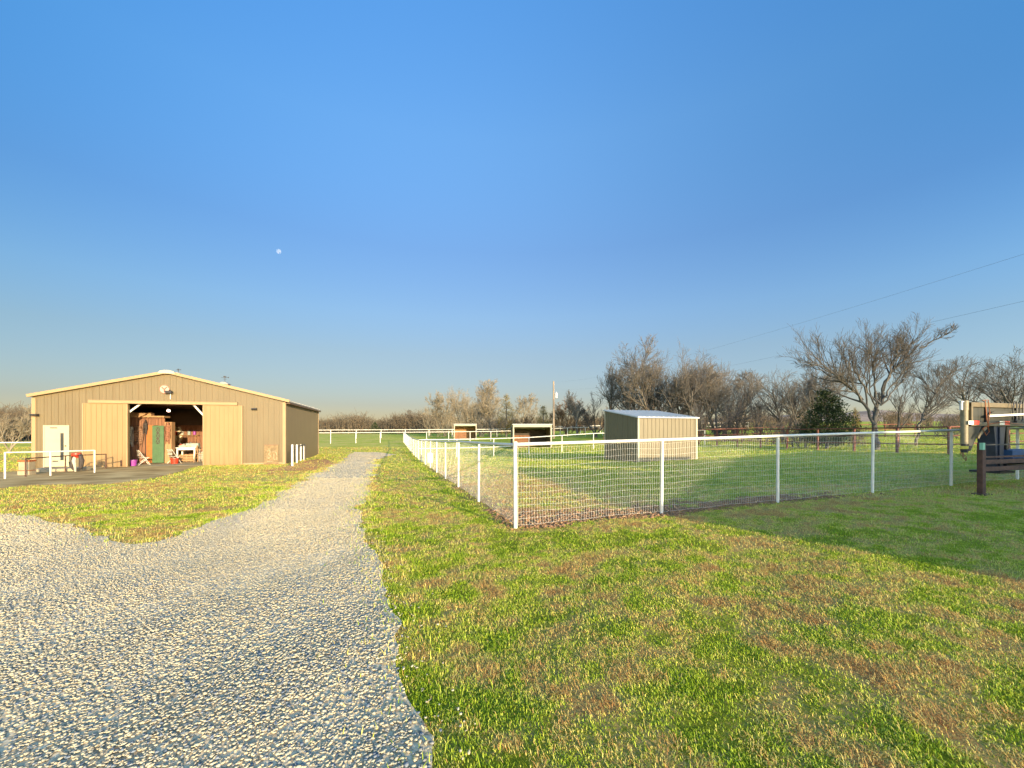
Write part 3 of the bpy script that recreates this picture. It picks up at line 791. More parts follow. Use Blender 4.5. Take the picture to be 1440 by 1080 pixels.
# post and deeper wall
mb = MB(); mb.box((ic - .16, D1 - .1, .03), (ic + .2, D1 + .35, iz - .28), WOODL); mb.build('post', barn)
D2 = 8.6
mb = MB(); x = bp_(225, 600, D2)[0]; xe = bp_(300, 600, D2)[0]
while x < xe:
    mb.box((x, D2 + rng.uniform(-.015, .015), .03), (x + .2, D2 + .06, 2.5), WOODP); x += .215
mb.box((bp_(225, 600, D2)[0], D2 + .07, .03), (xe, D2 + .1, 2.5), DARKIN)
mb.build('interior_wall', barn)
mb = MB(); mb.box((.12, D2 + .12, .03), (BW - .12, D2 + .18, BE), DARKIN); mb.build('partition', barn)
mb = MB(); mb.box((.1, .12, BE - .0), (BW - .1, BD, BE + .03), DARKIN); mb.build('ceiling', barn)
mb = MB()
for q in np.arange(.6, 8.4, .9): mb.box((.2, q, BE - .22), (BW - .2, q + .06, BE - .01), mat('rafter_wood', (.16, .08, .045), .8, .3))
mb.build('rafters', barn)

# ------------------------------------------------------------------ things in and around the barn
def bw(t, d, z=0.0): return BM @ Vector((t, d, z))
# lamp
lm_ = bpy.data.materials.new('lamp_glow'); lm_.use_nodes = True
nt = lm_.node_tree; bs = nt.nodes['Principled BSDF']; bs.inputs['Emission Color'].default_value = (1, .62, .45, 1); bs.inputs['Emission Strength'].default_value = 9
q, qz = bp_(237, 577.5, 3.2)
lamp = thing('ceiling_lamp', 'glowing warm bulb hanging in the dark of the open barn', 'lamp', bw(q, 3.2, qz), TH)
mb = MB(); mb.lathe([(.02, -.07), (.07, -.05), (.085, 0), (.06, .06), (.03, .08)], (0, 0, 0), lm_, 12); mb.build('bulb', lamp, smooth=True)
mb = MB(); mb.tube([(0, 0, .08), (0, 0, BE - qz - .2)], .012, BLACK, 5); mb.build('cord', lamp)
# purple bucket
def bucket(px, py, d, r, h, m, label, name='bucket'):
    q = bp_(px, py, d)[0]; o = thing(name, label, 'bucket', bw(q, d, .032), TH)
    mb = MB(); mb.lathe([(r * .8, 0), (r, h), (r * 1.06, h), (r * 1.06, h - .03), (r * .94, h - .03), (r * .75, .03)], (0, 0, 0), m, 18); mb.build('pail', o, smooth=True)
    mb = MB(); mb.tube([(r * math.cos(a), -.02, h - .02 + (-.14) * math.sin(a)) for a in np.linspace(0, math.pi, 10)], .008, BLACK, 5); mb.build('handle', o)
bucket(187, 655, .55, .19, .34, PURPLE, 'purple plastic bucket just inside the left barn door')
# folding chair
def chair(px, d, rz, frame, seatm, label):
    q = bp_(px, 640, d)[0]; o = thing('folding_chair', label, 'chair', bw(q, d, .03), TH + rz)
    mb = MB(); mb.box((-.24, -.22, .42), (.24, .2, .455), seatm); mb.build('seat', o, bevel=.01)
    mb = MB(); mb.bar((-.2, .24, .62), (.2, .24, .62), .02, .16, seatm); mb.bar((-.2, .26, .82), (.2, .26, .82), .02, .14, seatm); mb.build('backrest', o)
    for s in (-.23, .23):
        mb = MB(); mb.tube([(s, -.26, 0), (s, .27, .9)], .014, frame, 6); mb.build('leg', o)
        mb = MB(); mb.tube([(s * .9, .28, 0), (s * .9, -.18, .44)], .014, frame, 6); mb.build('leg', o)
chair(202, 1.25, 2.2, WHITE, CANVAS, 'pale folding chair in front of the hanging tack inside the barn')
chair(245, 2.0, 2.5, WHITE, CANVAS, 'pale chair beside the red tub, left of the barn work table')
bucket(245.5, 646, 1.7, .22, .34, REDP, 'red tub on the barn floor under the pale chair', 'tub')
# table
q0, q1 = bp_(251, 640, 3.2)[0], bp_(279, 640, 3.2)[0]
tab = thing('work_table', 'white work table loaded with gear at the back of the open barn', 'table', bw((q0 + q1) / 2, 3.2, .03), TH)
hw = (q1 - q0) / 2
mb = MB(); mb.box((-hw, -.4, .92), (hw, .4, .97), WHITE); mb.build('tabletop', tab, bevel=.006)
mb = MB(); mb.box((-hw + .05, -.36, .80), (hw - .05, .36, .92), WHITE); mb.build('apron', tab)
for sx in (-1, 1):
    for sy in (-1, 1):
        mb = MB(); mb.box((sx * (hw - .08) - .04, sy * .33 - .04, 0), (sx * (hw - .08) + .04, sy * .33 + .04, .8), WHITE); mb.build('leg', tab)
g = thing('toolbox', 'grey green toolbox standing on the white barn table', 'toolbox', bw((q0 + q1) / 2 + .25, 3.2, 1.0), TH)
gg = mat('grey_green_paint', (.22, .27, .24), .5, .2, 8)
mb = MB(); mb.box((-.35, -.15, 0), (.35, .15, .26), gg); mb.build('case', g, bevel=.015)
mb = MB(); mb.tube([(-.2, 0, .26), (-.18, 0, .34), (.18, 0, .34), (.2, 0, .26)], .012, BLACK, 6); mb.build('handle', g)
g = thing('cloth_pile', 'pale crumpled cloth left of the toolbox on the barn table', 'cloth', bw(q0 + .3, 3.1, 1.0), TH)
mb = MB()
mb.lathe([(.26, 0), (.28, .05), (.2, .13), (.08, .19), (.02, .2)], (0, 0, 0), CANVAS, 12); mb.lathe([(.15, 0), (.18, .04), (.1, .1), (.02, .12)], (.3, -.05, 0), CANVAS, 10)
c = mb.build('cloth', g, smooth=True)
for v in c.data.vertices: v.co.x += .05 * math.sin(v.co.y * 30 + v.co.z * 20); v.co.z *= 1 + .3 * math.sin(v.co.x * 22)
mb = MB(); kx, kz = bp_(258, 640, 3.4)
g = thing('wooden_crate', 'low timber crate on the floor beneath the white barn table', 'crate', bw(kx + .2, 3.5, .03), TH)
for k in range(3): mb.box((-.5, -.26, .03 + k * .16), (.5, -.24, .16 + k * .16), WOODL); mb.box((-.5, .24, .03 + k * .16), (.5, .26, .16 + k * .16), WOODL)
for s in (-.5, 0, .47): mb.box((s, -.24, 0), (s + .03, .24, .5), WOODL)
mb.build('slats', g)
q = bp_(282.5, 640, 2.6)[0]
g = thing('step_ladder', 'pale folding step ladder leaning open beside the right barn door', 'ladder', bw(q, 2.6, .03), TH)
for s in (-.28, .28):
    mb = MB(); mb.bar((s, -.3, 0), (s * .7, 0, 1.1), .05, .03, WOODL); mb.build('leg', g); mb = MB(); mb.bar((s, .3, 0), (s * .7, .03, 1.1), .05, .03, WOODL); mb.build('leg', g)
for k in range(1, 4):
    mb = MB(); z_ = k * .28; f_ = z_ / 1.1; mb.box((-.25 * (1 - .3 * f_), -.3 * (1 - f_) - .06, z_), (.25 * (1 - .3 * f_), -.3 * (1 - f_) + .06, z_ + .025), WOODL); mb.build('step', g)
# hanging tack on the tack room wall
def hanging(px, py, w, h, m, label, name, cat, d=D1):
    q, qz = bp_(px, py, d); o = thing(name, label, cat, bw(q, d - .03, qz), TH)
    rng = random.Random(int(px)); mb = MB()
    n = 9; pts = []
    for i in range(n):
        t_ = i / (n - 1); wdt = w * (.25 + .75 * math.sin(math.pi * min(1, t_ * .75 + .12))) * rng.uniform(.85, 1.1)
        pts.append((wdt, -h * t_))
    for i in range(n - 1):
        (w0, z0), (w1, z1) = pts[i], pts[i + 1]
        vs = []
        for (ww, zz, k) in ((w0, z0, i), (w1, z1, i + 1)):
            for s in np.linspace(-1, 1, 7): vs.append((ww * s / 2, -.05 - .09 * (1 - s * s) - .02 * math.sin(5 * s + k), zz))
        mb.add(vs, [(j, j + 1, j + 8, j + 7) for j in range(6)], m)
    vs0 = [(-.02, 0, .05), (.02, 0, .05), (.02, -.1, .02), (-.02, -.1, .02)]
    mb.add(vs0, [(0, 1, 2, 3)], BLACK)
    b_ = mb.build('body', o, smooth=True); sm_ = b_.modifiers.new('solid', 'SOLIDIFY'); sm_.thickness = .03
    mb = MB()
    for s in (-.3, .2, .42):
        mb.tube([(w * s, -.16, -h * .2), (w * s * 1.2, -.17, -h * .6), (w * s * .9, -.14, -h * 1.12)], .018, m, 5)
    mb.build('straps', o); return o
hanging(195, 599, .62, 1.15, BROWNLE, 'brown leather saddle gear hung on the tack room wall', 'hanging_saddle', 'saddle')
hanging(186, 600, .30, 1.1, CANVAS, 'pale rope halters hung beside the left barn door inside', 'hanging_halter', 'halter')
hanging(246, 600, .5, 1.0, mat('olive_cloth', (.24, .22, .1), .9, .25, 8), 'olive jacket hung on the boards above the barn table', 'hanging_jacket', 'jacket', D2)
hanging(253, 600, .35, 1.3, ROPE, 'yellowish coil of rope hung right of the olive jacket', 'hanging_rope', 'rope', D2)
g = thing('hay_bale', 'golden hay bale on the barn floor left of the work table', 'hay bale', bw(bp_(243, 640, 4.2)[0], 4.2, .03), TH + .2)
hm = mat('hay', (.34, .25, .09), .95, .35, 18, bump=.6, stretch=(1, 1, 3))
mb = MB(); mb.box((-.48, -.24, 0), (.48, .24, .38), hm); mb.build('bale', g, bevel=.03)
mb = MB()
for s_ in (-.22, .22): mb.box((s_ - .008, -.247, -.0), (s_ + .008, .247, .388), ORANGE)
mb.build('twine', g)
g = thing('saddle_rack', 'dark saddle on a wooden stand at the back right of barn', 'saddle rack', bw(bp_(272, 640, 5.2)[0], 5.2, .03), TH)
mb = MB()
for s_ in (-.3, .3): mb.bar((s_, -.25, 0), (s_, 0, .8), .05, .05, WOODL); mb.bar((s_, .25, 0), (s_, 0, .8), .05, .05, WOODL)
mb.bar((-.45, 0, .82), (.45, 0, .82), .1, .1, WOODL); mb.build('stand', g)
mb = MB(); mb.prism([(-.36, .42), (-.30, .85), (-.08, .98), (.08, .98), (.30, .85), (.36, .42), (.31, .42), (.24, .8), (0, .9), (-.24, .8), (-.31, .42)], 'x', -.26, .26, BROWNLE); mb.bar((-.2, 0, .95), (-.22, 0, 1.12), .06, .06, DARKCL); mb.build('saddle', g, bevel=.01)
for k, (px_, d_, zz0, w_, h_, m_, lb) in enumerate(((268, 3.15, 1.0, .14, .30, DARKCL, 'dark can standing at the right end of the barn table'), (254, 3.0, 1.0, .10, .22, REDP, 'small red can at the left end of the barn table'), (187.5, 2.25, 0, 0, 0, None, ''))):
    if not m_: continue
    g = thing('paint_can', lb, 'can', bw(bp_(px_, 640, d_)[0], d_, zz0), TH)
    mb = MB(); mb.lathe([(w_ / 2, 0), (w_ / 2, h_), (w_ / 2 + .008, h_ + .01), (w_ / 2 - .01, h_ + .012)], (0, 0, 0), m_, 14); mb.build('body', g, smooth=True)
    mb = MB(); mb.lathe([(w_ / 2 - .012, h_ + .008), (w_ / 2 - .012, h_ + .02), (.01, h_ + .022)], (0, 0, 0), SHEDROOF, 14); mb.build('lid', g)
rk_ = random.Random(3)
for k, (px_, lb) in enumerate(((256, 'long handled shovel leaning on the boards left above the work table'), (262, 'long handled rake leaning on the boards behind the toolbox'), (275, 'long handled fork leaning on the boards at the right of barn'))):
    q_ = bp_(px_, 640, D2 - .3)[0]; g = thing('hand_tool', lb, 'tool', bw(q_, D2 - .45, .03), TH)
    mb = MB(); mb.tube([(0, 0, .3), (rk_.uniform(-.1, .1), .36, 1.75)], .018, WOODL, 6); mb.build('shaft', g)
    mb = MB(); mb.prism([(-.13, .02), (.13, .02), (.11, .3), (-.11, .3)] if k == 0 else [(-.2, .02), (.2, .02), (.2, .07), (.03, .3), (-.03, .3), (-.2, .07)], 'y', -.03, -.005, BLACK); mb.build('head', g)
for k, (px_, d_, m_, lb) in enumerate(((288, 3.6, CANVAS, 'pale feed sack standing near the step ladder'), (260, 5.6, WOODL, 'brown feed sack slumped behind the timber crate'), (239, 5.4, CANVAS, 'pale feed sack in the gap behind the wooden post'))):
    q_ = bp_(px_, 640, d_)[0]; g = thing('feed_sack', lb, 'sack', bw(q_, d_, .03), TH + .2 * k)
    mb = MB(); mb.lathe([(.2, 0), (.26, .08), (.27, .35), (.22, .6), (.10, .72), (.13, .78)], (0, 0, 0), m_, 14); o_ = mb.build('bag', g, smooth=True)
    for v in o_.data.vertices: v.co.y *= .62; v.co.x += .02 * math.sin(v.co.z * 16)
    mb = MB(); mb.tube([(.11 * math.cos(a), .07 * math.sin(a), .73) for a in np.linspace(0, 6.28, 12)], .012, ROPE, 5); mb.build('tie', g)
q_ = bp_(262, 615, D2)[0]; g = thing('wall_shelf', 'wooden wall shelf above the work table at the back of barn', 'shelf', bw(q_, D2 - .03, 1.72), TH)
mb = MB(); mb.box((-.9, -.3, 0), (.9, 0, .035), WOODL); mb.build('board', g)
for s_ in (-.7, .7):
    mb = MB(); mb.prism([(0, 0), (-.26, 0), (0, -.26)], 'x', s_ - .02, s_ + .02, WOODL); mb.build('bracket', g)
for k, (dx_, m_, lb) in enumerate(((-.6, REDP, 'red jar on the left of the barn wall shelf'), (-.2, CANVAS, 'pale jar in the middle of the barn wall shelf'), (.25, gg, 'grey green jar right of centre on the wall shelf'), (.6, PURPLE, 'purple jar on the right of the barn wall shelf'))):
    g = thing('shelf_jar', lb, 'jar', bw(q_ + dx_, D2 - .18, 1.757), TH)
    mb = MB(); mb.lathe([(.09, 0), (.1, .02), (.1, .24), (.07, .28)], (0, 0, 0), m_, 12); mb.build('body', g, smooth=True)
    mb = MB(); mb.lathe([(.075, .28), (.075, .31), (.02, .315)], (0, 0, 0), BLACK, 12); mb.build('lid', g)
hanging(206, 592, .22, .75, DARKCL, 'dark bridle hung high left of the green inner door', 'hanging_bridle', 'bridle')
hanging(237, 594, .3, 1.2, mat('faded_blanket', (.2, .09, .05), .9, .3, 8), 'rust coloured blanket hung on the post between green door and table', 'hanging_blanket', 'blanket', D1 - .12)
# emblem
q, qz = bp_(232, 547.5)
em = thing('round_emblem', 'round pale pink emblem with red letter mark over the barn doors', 'emblem', bw(q, -.03, qz), TH)
mb = MB(); n = 28
mb.prism([(.25 * math.cos(2*math.pi*k/n), .25 * math.sin(2*math.pi*k/n)) for k in range(n)], 'y', -.035, 0, PINK); mb.build('disc', em)
mb = MB()
for k in range(n):
    a0, a1 = 2*math.pi*k/n, 2*math.pi*(k+1)/n
    mb.bar((.235*math.cos(a0), -.04, .235*math.sin(a0)), (.235*math.cos(a1), -.04, .235*math.sin(a1)), .02, .02, SIGNRED, up=(0, 1, 0))
mb.bar((-.13, -.042, .13), (0, -.042, -.02), .02, .05, SIGNRED, up=(0, 0, 1)); mb.bar((.13, -.0425, .13), (0, -.0425, -.02), .02, .05, SIGNRED); mb.bar((0, -.043, 0), (0, -.043, -.15), .05, .02, SIGNRED, up=(0, 1, 0))
mb.build('letter_mark', em)
# weathered board
a_, zt = bp_(371.5, 626, -.08); b_, zb = bp_(391.5, 652, -.08)
wbd = thing('painted_board', 'weathered square board with faded pale painting against the barn front', 'board', bw((a_ + b_) / 2, -.09, zb), TH)
w2 = (b_ - a_) / 2; hh = zt - zb
mb = MB(); mb.box((-w2, -.02, 0), (w2, .02, hh), WOODD); mb.build('panel', wbd)
mb = MB(); 
for z_ in (0, hh):
    mb = MB(); mb.box((-w2, -.035, z_ - .02), (w2, -.021, z_ + .03), BROWNLE); mb.build('batten', wbd)
mb = MB(); pc = mat('faded_cream', (.26, .21, .12), .9, .25, 10)
def stroke(pts, r): mb.tube([(x_ * w2, -.024, z_ * hh) for x_, z_ in pts], r, pc, 6)
stroke([(-.55, .68), (-.25, .75), (-.1, .62), (-.35, .52), (-.08, .42), (-.3, .28), (-.6, .34)], .045)
stroke([(.15, .62), (.45, .66), (.75, .58), (.8, .45)], .04); stroke([(.4, .5), (.35, .3), (.55, .2)], .04); stroke([(.75, .4), (.8, .2)], .035); stroke([(-.55, .14), (-.2, .1), (.2, .14)], .035)
mb.build('painted_marks', wbd)

# four white bollards and a dark pipe frame along the barn's side
for k, (px, pyb) in enumerate(((411, 655.5), (417.3, 651), (422.8, 648), (427.3, 647))):
    X_, Y_ = G(px, pyb)
    zt_ = CAMZ - (625 - HY) / F * Y_
    lab = ['nearest white steel bollard beside the barn side wall', 'second white bollard from the front along the barn side', 'third white bollard from the front along the barn side', 'farthest white steel bollard along the barn side wall'][k]
    o = thing('bollard', lab, 'bollard', (X_, Y_, tz(X_, Y_) - .05), 0, 'white bollards along the barn side')
    h_ = zt_ - tz(X_, Y_) + .05
    mb = MB(); mb.lathe([(.06, 0), (.06, h_ - .03), (.05, h_ - .005), (.02, h_)], (0, 0, 0), WHITE, 12); mb.build('pipe', o, smooth=True)
o = thing('hitching_rail', 'dark pipe hitching frame against the barn side behind the bollards', 'rail', bw(BW + .35, 0.0, 0), TH)
mb = MB(); mb.tube([(0, .1, -.1), (0, .1, 1.05), (0, 4.2, 1.05), (0, 4.2, -.1)], .035, BLACK, 8); mb.build('pipe', o)
mb = MB(); mb.tube([(0, 1.6, -.1), (0, 1.6, 1.05)], .03, BLACK, 8); mb.build('leg', o)
sheet('red_dirt_patch', DIRTPATCH, .014, BRICKDIRT)

# rails in front of the barn
def rail_thing(name, label, pts, h, r, m, extra=()):
    o = thing(name, label, 'rail', (pts[0][0], pts[0][1], tz(*pts[0])), 0)
    o0 = Vector(o.location)
    top = [Vector((x, y, tz(x, y) + h)) - o0 for x, y in pts]
    mb = MB(); mb.tube(top, r, m, 8); mb.build('rail', o)
    for (x, y), t_ in zip(pts, top):
        mb = MB(); mb.tube([Vector((x, y, tz(x, y) - .1)) - o0, t_ + Vector((0, 0, r * .6))], r * 1.05, m, 8); mb.build('post', o)
    return o
pa, pb, pc_ = G(7, 673.5), G(71, 669.5), G(133, 665)
rail_thing('hitching_rail', 'white pipe hitching rail in front of the white entry door', [pa, pb, pc_], 1.06, .028, WHITE)
pa, pb, pc_ = G(36, 671), G(92, 663.5), G(149, 659)
rail_thing('hitching_rail', 'low rusty brown pipe rail between white rail and barn', [pa, pb, pc_], .78, .024, BROWNST)
# bundle of tack on the rails
X_, Y_ = G(108, 664)
o = thing('tack_bundle', 'dark tack with red pad and pale rope hung on the rail', 'tack', (X_, Y_, tz(X_, Y_)), 0)
hz_ = CAMZ - (637 - HY) / F * Y_ - tz(X_, Y_)
mb = MB(); mb.lathe([(.02, hz_ - .24), (.12, hz_ - .22), (.19, hz_ - .1), (.17, hz_ - .0), (.04, hz_ + .03)], (-.02, 0, 0), REDP, 10); mb.build('red_pad', o, smooth=True)
mb = MB()
for s, w_ in ((-.2, .07), (.2, .08)):
    mb.tube([(s * .8, 0, hz_ - .05), (s * 1.05, .03, hz_ * .6), (s * 1.1, -.02, hz_ * .3), (s * .85, 0, .12)], [w_ * .8, w_ * 1.2, w_, w_ * .5], DARKCL, 8)
mb.tube([(-.28, 0, hz_ * .55), (-.27, 0, .3)], [.08, .06], DARKCL, 8)
mb.build('dark_straps', o, smooth=True)
mb = MB(); mb.tube([(.0, -.08, hz_ - .12), (-.03, -.1, hz_ * .6), (.02, -.1, hz_ * .3), (0, -.06, .03)], [.05, .075, .05, .03], CANVAS, 8); mb.build('lead_rope', o, smooth=True)
# block stack / crate at barn corner
X_, Y_ = G(38, 668)
o = thing('feed_crate', 'pale cream crate with orange rim near the barn corner', 'crate', (X_, Y_, tz(X_, Y_)), .3)
mb = MB(); mb.box((-.2, -.2, 0), (.2, .2, .20), STONE); mb.box((-.18, -.18, .22), (.18, .18, .60), STONE); mb.build('body', o, bevel=.02)
mb = MB(); mb.box((-.2, -.2, .60), (.2, .2, .67), ORANGE); mb.build('rim', o, bevel=.01); mb = MB(); mb.box((-.205, -.205, .20), (.205, .205, .22), ORANGE); mb.build('band', o)
X_, Y_ = G(66, 664)
o = thing('stone_step', 'low pale stone step below the white entry door', 'step', (X_, Y_ + .6, tz(X_, Y_ + .6)), TH)
mb = MB(); mb.box((-1.0, -.5, -.1), (.9, .5, .16), STONE); mb.build('slab', o, bevel=.03)

# ------------------------------------------------------------------ pipe fences
def fence_run(name, label, p0, step, n, h, m=WHITE, pr=.032, rr_=.03, mesh=False, mid=None, start_post=True, toph=None, group=None, solid=None):
    p0 = np.array(p0, float); step = np.array(step, float)
    base = Vector((p0[0], p0[1], tz(*p0)))
    o = thing(name, label, 'fence', base, 0, group)
    pts = [p0 + step * k for k in range(n + 1)]
    zs = [tz(*p) for p in pts]
    hs = [h if toph is None else toph(k) for k in range(n + 1)]
    loc = lambda k, hh: Vector((pts[k][0], pts[k][1], zs[k] + hh)) - base
    rng = random.Random(len(label))
    for k in range(0 if start_post else 1, n + 1):
        mb = MB(); lx, ly = rng.uniform(-.012, .012), rng.uniform(-.012, .012)
        r_ = pr * 1.15 if (k == 0) else pr
        top = loc(k, hs[k] + (.05 if k in (0,) else -.005)); bot = loc(k, -.15)
        mb.tube([bot, top + Vector((lx, ly, 0))], r_, m, 10)
        mb.build('post', o, smooth=True)
    mb = MB(); mb.tube([loc(k, hs[k]) for k in range(n + 1)], rr_, m, 10); mb.build('rail', o, smooth=True)
    for mh in (mid or []):
        mb = MB(); mb.tube([loc(k, mh) for k in range(n + 1)], rr_ * .9, m, 8); mb.build('rail', o, smooth=True)
    if mesh:
        L = np.linalg.norm(step); S0, S1, R0 = [], [], []
        per = int(L / .0508); rw = mesh
        sd = np.array([-step[1], step[0]]) / L * .03
        def top_at(k, f): return (zs[k] + hs[k]) * (1 - f) + (zs[k + 1] + hs[k + 1]) * f - .055
        def bot_at(k, f):
            q = pts[k] * (1 - f) + pts[k + 1] * f
            return tz(*q) + .05
        levels = 12
        for k in range(n):
            fs = np.linspace(0, 1, per + 1)
            zb = np.array([bot_at(k, f) for f in fs]); ztp = np.array([top_at(k, f) for f in fs])
            X_ = pts[k][0] * (1 - fs) + pts[k + 1][0] * fs; Y_ = pts[k][1] * (1 - fs) + pts[k + 1][1] * fs
            ph = k * 1.7
            grid = []
            for j in range(levels + 1):
                v = j / levels
                belly = .025 * np.sin(np.pi * fs) * math.sin(math.pi * v) * math.sin(ph + 2) + .006 * np.sin(fs * 23 + j * .9 + ph)
                sag = -.014 * np.sin(np.pi * fs * 2 + ph) * (v) - .006 * np.sin(fs * 17 + ph + j)
                along = .006 * np.sin(j * 1.3 + fs * 11 + ph)
                grid.append(np.stack([X_ + sd[0] * belly / .03 + step[0] / L * along, Y_ + sd[1] * belly / .03 + step[1] / L * along, zb * (1 - v) + ztp * v + sag], -1))
            grid = np.array(grid)
            for j in range(levels + 1):
                S0.append(grid[j, :-1]); S1.append(grid[j, 1:])
            for j in range(0, levels, 2):
                S0.append(grid[j, :]); S1.append(grid[j + 2, :])
        S0 = np.concatenate(S0) - np.array(base); S1 = np.concatenate(S1) - np.array(base)
        V, Q = seg_tubes(S0, S1, np.full(len(S0), rw), np.full(len(S0), rw), 3)
        me = np_mesh('wire_mesh', V, Q, WIRE); obj('wire_mesh', me, o)
    return o
WIRE = mat('galvanised_wire', (.74, .72, .64), .5, .05, 5, metal=.15)

hf = lambda k: 1.47
fence_run('pipe_fence', 'white pipe fence with wire mesh across the front of the pen', C0, FDIR, 8, 1.47, mesh=.0015)
fence_run('pipe_fence', 'long white pipe fence with wire mesh running beside the gravel drive', C0, LDIR, 18, 1.46, mesh=.0008, start_post=False)
e1 = C0 + LDIR * 18
crossd = np.array([.955, .296])
fence_run('pipe_fence', 'white pipe cross fence through the open shed area behind the first pen', C0 + LDIR * 8.5 + crossd * .05, crossd * 3.1, 9, 1.45, start_post=False, mid=[.75], rr_=.035, pr=.04)
fence_run('pipe_fence', 'far white pipe fence going left from the drive past the barn', e1, -crossd * 3.3, 7, 1.5, rr_=.045, pr=.05, start_post=True)
fence_run('pipe_fence', 'far white pipe fence crossing in front of the small far shed', e1, crossd * 3.3, 13, 1.5, rr_=.045, pr=.05, start_post=False)
fence_run('pipe_fence', 'farthest white pipe fence along the foot of the left woods', (-46, 70), (4.3, .9), 15, 1.55, rr_=.06, pr=.06)
fence_run('pipe_fence', 'farthest white pipe fence behind the sheds with two rails', (20, 84.5), (4.3, .9), 8, 1.55, rr_=.055, pr=.055, mid=[.8])
fence_run('pipe_fence', 'white pipe fence in the field left of the barn', (-47.5, 26.0), (3.3, 1.0), 5, 1.3, rr_=.045, pr=.05)
# red pipe fence on the pen's far right side
A_ = np.array([18.6, 39.6]); B_ = np.array([23.6, 21.5]); nb = 8
fence_run('red_pipe_fence', 'rusty red pipe fence along the right side of the pens', A_, (B_ - A_) / nb, nb, 1.5, m=RUSTRED, pr=.075, rr_=.04, mid=[.55, 1.02])
fence_run('red_pipe_fence', 'rusty red pipe fence behind the pens, below the bare trees', A_, (5.2 , 1.6), 6, 1.5, m=RUSTRED, pr=.06, rr_=.045, mid=[.9], start_post=False)
fence_run('red_pipe_fence', 'rusty red pipe fence behind the trailer at the right edge', B_, (2.6, .8), 4, 1.5, m=RUSTRED, pr=.075, rr_=.04, mid=[.55, 1.02], start_post=False)
# dark gate brace on the long fence
gp = C0 + LDIR * 10.35
o = thing('gate', 'dark pipe gate panel set in the long white fence', 'gate', (gp[0], gp[1], tz(*gp)), math.atan2(LDIR[1], LDIR[0]))
GATEM = mat('grey_purple_pipe', (.17, .15, .17), .6, .2, 6)
mb = MB(); mb.tube([(0.15, -.06, .12), (0.15, -.06, 1.4), (2.7, -.06, 1.4), (2.7, -.06, .12), (.15, -.06, .12)], .03, GATEM, 8); mb.build('frame', o)
mb = MB()
for z_ in (.35, .6, .85, 1.1): mb.tube([(.15, -.06, z_), (2.7, -.06, z_)], .018, GATEM, 6)
mb.tube([(.9, -.06, .12), (.9, -.06, 1.4)], .02, GATEM, 6); mb.build('bars', o)
bk = C0 + LDIR * 6.6 + crossd * .45
o = thing('white_drum', 'small white drum inside the pen by the long fence', 'drum', (bk[0], bk[1], tz(*bk)), 0)
mb = MB(); mb.lathe([(.19, 0), (.2, .04), (.2, .3), (.205, .32), (.2, .34), (.2, .6), (.17, .64)], (0, 0, 0), WHITE, 16); mb.build('barrel', o, smooth=True)
mb = MB(); mb.lathe([(.17, .64), (.18, .66), (.1, .68)], (0, 0, 0), CANVAS, 16); mb.build('lid', o)

# ------------------------------------------------------------------ run-in sheds
def shed(label, loc, rz, w, d, hf_, hb, open_side, skin, inner=None, scale_rib=.25):
    """low wall at y=0 facing -y with height hf_, high side at y=d height hb"""
    o = thing('livestock_shed', label, 'shed', loc, rz, 'livestock sheds in the pens')
    def ztop(y): return hf_ + (hb - hf_) * y / d
    mb = MB()
    if open_side != 'front':
        mb.box((0, 0, -.1), (w, .05, hf_), skin)
        t = .1
        while t < w: mb.box((t, -.018, -.05), (t + .03, 0, hf_ - .03), skin); t += scale_rib
    else:
        mb.prism([(0, -.05), (.12, -.05), (.12, hf_ - .25), (w - .12, hf_ - .25), (w - .12, -.05), (w, -.05), (w, hf_), (0, hf_)], 'y', 0, .1, SHEDTRIM)
    mb.build('wall', o)
    for x in (0, w - .05):
        mb = MB(); mb.prism([(.1, -.1), (d, -.1), (d, ztop(d)), (.1, ztop(.1))], 'x', x, x + .05, skin)
        y = .2
        while y < d - .1:
            xx = x - .016 if x == 0 else x + .05
            mb.box((xx, y, -.05), (xx + .016, y + .03, ztop(y) - .04), skin); y += scale_rib
        mb.build('wall', o)
    if open_side != 'back':
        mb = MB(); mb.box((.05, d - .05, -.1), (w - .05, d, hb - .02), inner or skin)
        if inner:
            for k in range(5): mb.box((.06, d - .09, .15 + k * .27), (w * .55, d - .05, .38 + k * .27), WOODP)
        mb.build('wall', o)
    mb = MB(); sl = (hb - hf_) / d
    mb.prism([(-.12, hf_ - sl * .12), (d + .15, hb + sl * .15), (d + .15, hb + sl * .15 + .06), (-.12, hf_ - sl * .12 + .06)], 'x', -.08, w + .08, SHEDROOF)
    t = 0
    while t < w:
        mb.prism([(-.11, hf_ - sl * .11 + .06), (d + .14, hb + sl * .14 + .06), (d + .14, hb + sl * .14 + .085), (-.11, hf_ - sl * .11 + .085)], 'x', t, t + .03, SHEDROOF); t += .3
    mb.build('roof', o)
    for (x, y) in ((-.02, -.03), (w - .08, -.03), (-.03, d - .05)):
        mb = MB(); mb.box((x, y, -.1), (x + .1, y + .08, ztop(max(0, y)) - .02), SHEDTRIM); mb.build('corner_trim', o)
    return o
SHC = (6.64, 21.0)
shed('tan metal shed with pale grey roof standing inside the front pen', (SHC[0], SHC[1], tz(*SHC)), math.radians(17), 3.79, 3.35, 2.36, 2.86, 'back', SHEDTAN)
SHB = P(721.5, 605, 42); SHB = (SHB.x, SHB.y)
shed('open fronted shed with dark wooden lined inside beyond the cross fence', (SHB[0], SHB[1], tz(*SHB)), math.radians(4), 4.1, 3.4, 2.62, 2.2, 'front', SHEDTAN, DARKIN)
SHA = P(638.5, 605, 66); SHA = (SHA.x, SHA.y)
